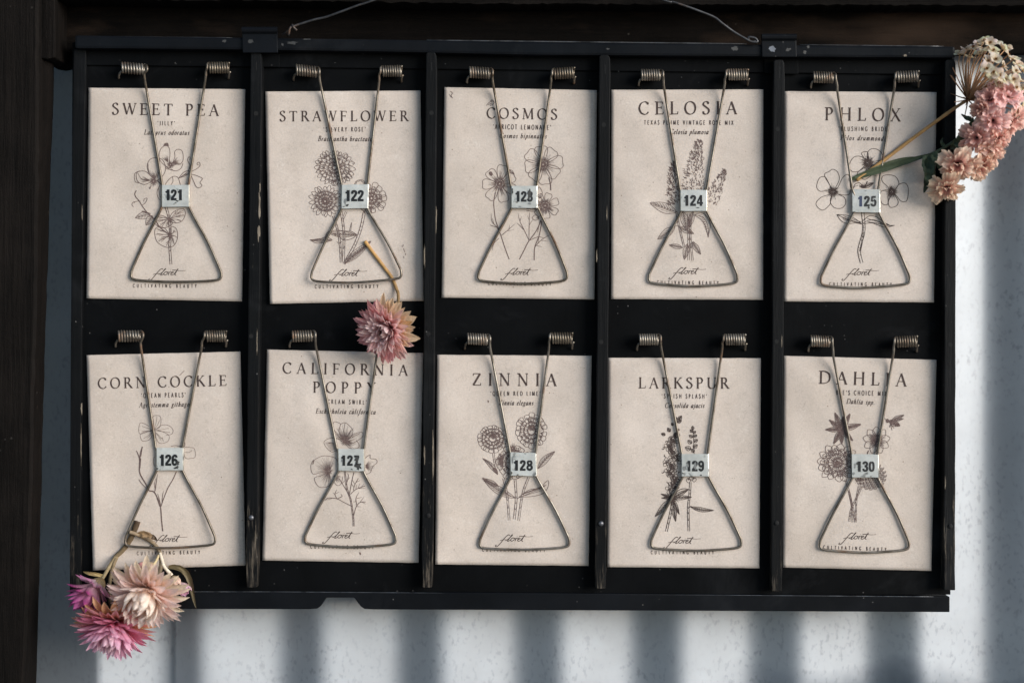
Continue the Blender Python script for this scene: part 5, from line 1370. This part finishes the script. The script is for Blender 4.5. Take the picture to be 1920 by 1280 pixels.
# 3. sprig with the big cream head, two buds and a curled leaf
sq = thing('strawflower_sprig', 'dried sprig with one large cream strawflower head, small buds and a curled brown leaf', 'dried flower', P(290, 1030, 4), 'dried strawflowers hanging below the CORN COCKLE packet')
stem3(sq, [(243, 997, h126(246, 998) + 3.2), (256, 1001, h126(256, 1001) + 2.8), (272, 1008, h126(272, 1008) + 1.2), (288, 1018, h126(288, 1018) + .9), (299, 1034, h126(299, 1034) + 1.4), (302, 1058, 7), (296, 1080, 14), (282, 1098, 20)], 7, 7.5, lin(150, 130, 106), lin(96, 84, 66), seed=5)
leaf3(sq, [(258, 1001, 4.4), (270, 1000, 5.6), (282, 1004, 6.2), (292, 1012, 5)], 11, lin(170, 140, 104), lin(110, 88, 66), 'dry_bract', 4, .5, .7)
leaf3(sq, [(280, 1003, 5.0), (288, 1006, 6), (295, 1013, 5.4)], 7, lin(90, 74, 58), lin(70, 56, 44), 'dry_bract', 8, .5, .9)
stem3(sq, [(300, 1036, 4.6), (304, 1050, 6.4), (308, 1062, 8), (322, 1078, 9)], 5.5, 7, lin(215, 200, 178), lin(225, 212, 192), seed=6)
stem3(sq, [(298, 1040, 5), (292, 1052, 7), (286, 1060, 9)], 5, 5, lin(190, 170, 130), lin(200, 180, 140), seed=7)
leaf3(sq, [(316, 1062, 7), (334, 1063, 9), (350, 1074, 10), (358, 1092, 10), (362, 1116, 9), (368, 1140, 8)], 11, lin(120, 106, 76), lin(74, 66, 48), 'leaf', 6, .6, .7)
def bud(parent, base, axis, L, seed, ca, cb, n=16):
    m = MB(); axis, u, v = frame(axis); rr = random.Random(seed)
    for j in range(2):
        for i in range(n // 2):
            a = 2 * pi * (i + j * .5) / (n // 2); out = u * cos(a) + v * sin(a)
            petal3(m, Vector(base) + (axis * j * .6 + out * .6) * MM, axis, out, L * rr.uniform(.85, 1.1), L * .5, 52 - 12 * j + rr.uniform(-8, 8), -16, ca, cb, .4, .5, rr)
    return m.build('bud', M['petal'], parent, smooth=True)
bud(sq, P(284, 1054, 9), (-.15, -.5, -.7), 6.5, 1, lin(206, 186, 150), lin(236, 200, 196))
bud(sq, P(276, 1056, 8), (-.7, -.3, -.3), 5, 3, lin(196, 166, 130), lin(220, 160, 160), 12)
bud(sq, P(324, 1080, 9), (.35, -.4, -.5), 7.5, 2, lin(216, 196, 156), lin(240, 214, 200))
bud(sq, P(336, 1092, 9), (.5, -.35, -.6), 8.5, 4, WHITE, lin(236, 190, 216), 10)
strawflower(sq, P(278, 1103, 19), (-.12, -.80, -.58), [
    (16, 1.6, -.4, 22.5, 6.6, 78, 106, CREAM, lin(250, 232, 206)), (18, 1.7, .3, 23, 6.0, 70, 92, lin(250, 224, 204), lin(250, 224, 214)), (18, 1.9, 1.0, 22, 5.6, 60, 74, lin(250, 218, 202), lin(250, 224, 218)),
    (15, 2.4, 1.6, 20, 5.6, 46, 42, lin(250, 228, 206), lin(250, 230, 220)), (12, 3.2, 2.2, 20, 6.6, 42, -10, lin(248, 222, 206), WHITE), (10, 3.0, 2.8, 19, 6.4, 36, -24, lin(248, 218, 206), WHITE), (7, 2.2, 3.0, 18, 6.0, 24, -20, lin(244, 210, 200), lin(250, 234, 226))], 14, k=.9)

# 4. papery white umbel on a straw stalk
h125 = lambda x, y: card_h(125, x, y)
um = thing('umbel_flower', 'papery cream flower umbel on a straw coloured stalk at the upper right corner', 'dried flower', P(1720, 250, 5), None)
stem3(um, [(1606, 338, h125(1606, 338) + 1.2), (1650, 306, h125(1650, 306) + 1.5), (1700, 268, h125(1700, 268) + 2.2), (1752, 230, 9), (1790, 203, 11.5), (1815, 187, 13)], 7.2, 6, TAN, lin(150, 116, 80), seed=8, flat=.85)
FL = [(1800, 102, 6), (1812, 94, 8), (1824, 90, 12), (1834, 84, 10), (1845, 78, 16), (1856, 82, 20), (1866, 80, 14), (1862, 96, 24), (1846, 96, 22), (1878, 92, 22), (1890, 104, 18), (1886, 92, 12), (1900, 112, 22), (1908, 124, 18), (1917, 134, 14), (1852, 116, 30),
      (1866, 112, 30), (1850, 130, 34), (1862, 136, 35), (1873, 142, 34), (1882, 150, 30), (1904, 134, 26), (1914, 152, 24), (1900, 150, 30), (1918, 168, 18), (1904, 164, 26), (1908, 188, 22), (1916, 200, 18), (1906, 208, 22), (1872, 156, 26), (1838, 102, 16), (1818, 108, 8),
      (1930, 150, 20), (1940, 176, 16), (1934, 205, 14), (1926, 120, 12), (1880, 124, 10), (1895, 180, 8), (1866, 160, 6), (1848, 148, 4)]
rr = random.Random(4)
rays = MB(); cup_ = MB()
cen = P(1815, 187, 13)
for k, (x, y, h) in enumerate(FL):
    e = P(x, y, h)
    d = (e - cen); L = d.length; n = d.normalized()
    bow = Vector((0, 0, 1)) * L * .10 * (1 if x < 1845 else .3) + Vector((-1, 0, 0)) * L * .08 * (1 if x < 1850 else .2)
    pts = [cen, cen + d * .3 + bow * .7, cen + d * .65 + bow, e]
    q = [Vector(p) for p in smooth_path([tuple(p) for p in pts], 5)]
    tube(rays, q, [.42 - .16 * i / len(q) for i in range(len(q))], 6, [vmix(lin(156, 116, 84), lin(196, 152, 114), i / len(q)) for i in range(len(q))])
    fm = MB()
    ax, u, v = frame(n + Vector((rr.uniform(-.5, .5), rr.uniform(-1.0, .1), rr.uniform(-.4, .5))))
    a0 = rr.uniform(0, 6.28); nn = rr.choice((4, 4, 5))
    for i in range(nn):
        a = a0 + 2 * pi * i / nn; out = u * cos(a) + v * sin(a)
        c1 = lin(222, 200, 160); c2 = tuple(x_ * rr.uniform(.86, 1.08) for x_ in lin(244, 236, 218))
        petal3(fm, e, ax, out, rr.uniform(3.2, 4.4), rr.uniform(3.2, 4.0), rr.uniform(35, 65), rr.uniform(70, 118), c1, c2, rr.uniform(-.35, .35), 2.2, rr, twist=rr.uniform(-.4, .4))
    for i in range(5):
        petal3(fm, e, ax, u * cos(i * 1.26) + v * sin(i * 1.26), 1.6, .8, 20, 50, lin(120, 84, 44), lin(150, 104, 60), .1, 1, rr, nl=3)
    fm.build('floret', M['petal'], um, smooth=True)
for i in range(40):                                 # short stubs at the hub where florets have dropped
    d = Vector((rr.uniform(-.6, 1), rr.uniform(-1, .4), rr.uniform(-.35, 1))).normalized()
    ln = rr.choice((3, 4, 14, 20)) * rr.uniform(.7, 1.2)
    tube(rays, [cen, cen + d * ln * .5 * MM, cen + d * ln * MM + Vector((0, 0, .0004))], [.4, .34, .2], 5, [lin(130, 96, 70)] * 3)
rays.build('ray', M['leaf'], um, smooth=True)

# 5. sprig with ruffled salmon blossoms and green leaves
sg = thing('blossom_sprig', 'dried sprig of ruffled salmon pink blossoms with dark green leaves at the right edge', 'dried flower', P(1745, 290, 6), None)
GR = lin(86, 98, 76); GR2 = lin(52, 62, 50)
stem3(sg, [(1600, 334, h125(1600, 334) + .9), (1640, 320, h125(1640, 320) + 1.4), (1690, 305, h125(1690, 305) + 2.0), (1748, 288, 7.5), (1790, 264, 11), (1822, 235, 15), (1842, 206, 19), (1856, 180, 22)], 5, 6, GR, lin(66, 70, 54), seed=9)
leaf3(sg, [(1597, 336, h125(1600, 335) + 1.2), (1622, 327, h125(1622, 327) + 2.0), (1652, 318, h125(1650, 318) + 2.6), (1690, 306, h125(1690, 306) + 3.0), (1726, 295, 7), (1752, 287, 8.5)], 12, lin(74, 84, 60), lin(50, 60, 46), 'leaf', 11, .35, .35)
leaf3(sg, [(1604, 333, h125(1604, 333) + 1.0), (1640, 318, h125(1640, 318) + 1.6), (1680, 302, h125(1680, 302) + 2.6), (1715, 294, 5)], 9, lin(110, 116, 90), lin(70, 80, 62), 'leaf', 12, .5, .5)
for k, (pts, wd_) in enumerate([([(1736, 292, 8), (1738, 305, 9), (1742, 322, 10), (1738, 342, 9), (1732, 362, 8)], 22), ([(1748, 290, 9), (1758, 298, 12), (1764, 310, 12), (1768, 324, 10)], 20), ([(1790, 262, 12), (1800, 270, 15), (1812, 276, 16), (1826, 282, 16)], 22), ([(1806, 250, 14), (1800, 262, 16), (1790, 272, 15), (1782, 280, 13)], 16),
                               ([(1828, 230, 16), (1820, 240, 18), (1812, 252, 18), (1806, 262, 16)], 18), ([(1826, 226, 17), (1814, 222, 15), (1802, 214, 12)], 9), ([(1840, 210, 19), (1846, 226, 22), (1850, 240, 22)], 18), ([(1772, 275, 10), (1765, 268, 10), (1768, 258, 9)], 6), ([(1800, 256, 13), (1812, 256, 17), (1826, 258, 19), (1838, 262, 18)], 18), ([(1736, 330, 10), (1742, 340, 11), (1752, 352, 10)], 12)]):
    leaf3(sg, pts, wd_, lin(70, 82, 62), lin(44, 54, 42), 'leaf', 20 + k, .5, 1.0)
def blossom(parent, base, axis, R, seed, cc=(214, 152, 140), bell=False):
    axis, u, v = frame(axis); rr = random.Random(seed); m = MB()
    cc = tuple(min(255, c + 10) for c in cc)
    cc = tuple(c * .72 + d * .28 for c, d in zip(cc, (226, 200, 188)))
    C0, C1, C2, C3 = lin(176, 112, 116), lin(222, 164, 152), lin(*cc), lin(min(255, cc[0] + 24), min(255, cc[1] + 44), min(255, cc[2] + 40))
    for tier, (rs, dep, nl) in enumerate(((1.15, .5, 5), (.82, .85, 5), (.42, .9, 4))):
        NA, NR = 84, 9; vs = []; cs = []
        ph_ = rr.uniform(0, 6.28); 
        lob = [rr.uniform(.8, 1.12) for _ in range(nl)]
        for j in range(NR + 1):
            t = j / NR
            for i in range(NA):
                a = 2 * pi * i / NA; s_ = (a / (2 * pi) * nl) % 1.0; li = int(a / (2 * pi) * nl) % nl
                r = R * rs * lob[li] * (1 - .42 * t * (abs(2 * s_ - 1)) ** 5) * (.14 + .86 * t ** .9) * (1 + .045 * t * sin(a * 23 + ph_) + .03 * t * sin(a * 37))
                z = R * (dep * (t ** .8) * (.75 - .45 * t * rs * (0 if bell else 1)) + .13 * t * t * sin(a * nl * 1.0 + ph_) + .07 * t * t * sin(a * 9 + ph_ * 2) + .04 * t * t * sin(a * 19 + ph_) + .035 * t * t * sin(a * 31 + ph_))
                if bell: r *= .8 - .1 * t
                vs.append(Vector(base) + (axis * z + (u * cos(a) + v * sin(a)) * r) * MM)
                c = vmix(C0, C1, t / .3) if t < .3 else (vmix(C1, C2, (t - .3) / .3) if t < .6 else vmix(C2, C3, (t - .6) / .4))
                g = 1 + .13 * sin(a * 29 + 2 * sin(a * 5)) * (.3 + t) + rr.uniform(-.05, .05)
                cs.append(tuple(x * g for x in c))
        m.add(vs, [(j * NA + i, j * NA + (i + 1) % NA, (j + 1) * NA + (i + 1) % NA, (j + 1) * NA + i) for j in range(NR) for i in range(NA)], cs)
    b = m.build('blossom', M['blossom'], parent, smooth=True)
    m = MB()
    for i in range(6):
        out = u * cos(i * 1.05) + v * sin(i * 1.05)
        petal3(m, Vector(base) - axis * R * .35 * MM, axis, out, R * .75, R * .4, 50, 15, lin(78, 82, 56), lin(110, 100, 70), .3, .6, rr)
    m.build('calyx', M['leaf'], b, smooth=True)
for k, (x, y, h, ax, R, cc, bell) in enumerate([
        (1776, 352, 12, (-.25, -.62, -.66), 9.6, (222, 172, 142), False), (1796, 308, 17, (-.20, -.66, -.52), 10.6, (226, 172, 150), False), (1836, 312, 15, (.28, -.60, -.66), 9.4, (224, 168, 142), False),
        (1832, 258, 21, (-.42, -.78, -.28), 9.0, (214, 146, 136), False), (1868, 262, 20, (.45, -.62, -.52), 10.4, (222, 156, 142), False), (1862, 226, 25, (-.05, -.9, -.25), 9.8, (224, 160, 158), False), (1898, 226, 20, (.55, -.6, -.42), 9.6, (222, 158, 146), False),
        (1842, 206, 24, (-.75, -.5, .1), 8.4, (206, 142, 128), True), (1856, 186, 25, (-.4, -.72, .42), 8.8, (220, 152, 148), False), (1884, 180, 24, (.3, -.75, .5), 10.6, (224, 158, 160), False), (1856, 286, 18, (.1, -.7, -.6), 8.6, (222, 164, 144), False)]):
    blossom(sg, P(x, y, h), ax, R * .93, 40 + k, cc, bell)

for o in bpy.data.objects:
    if '_o' in o: del o['_o']
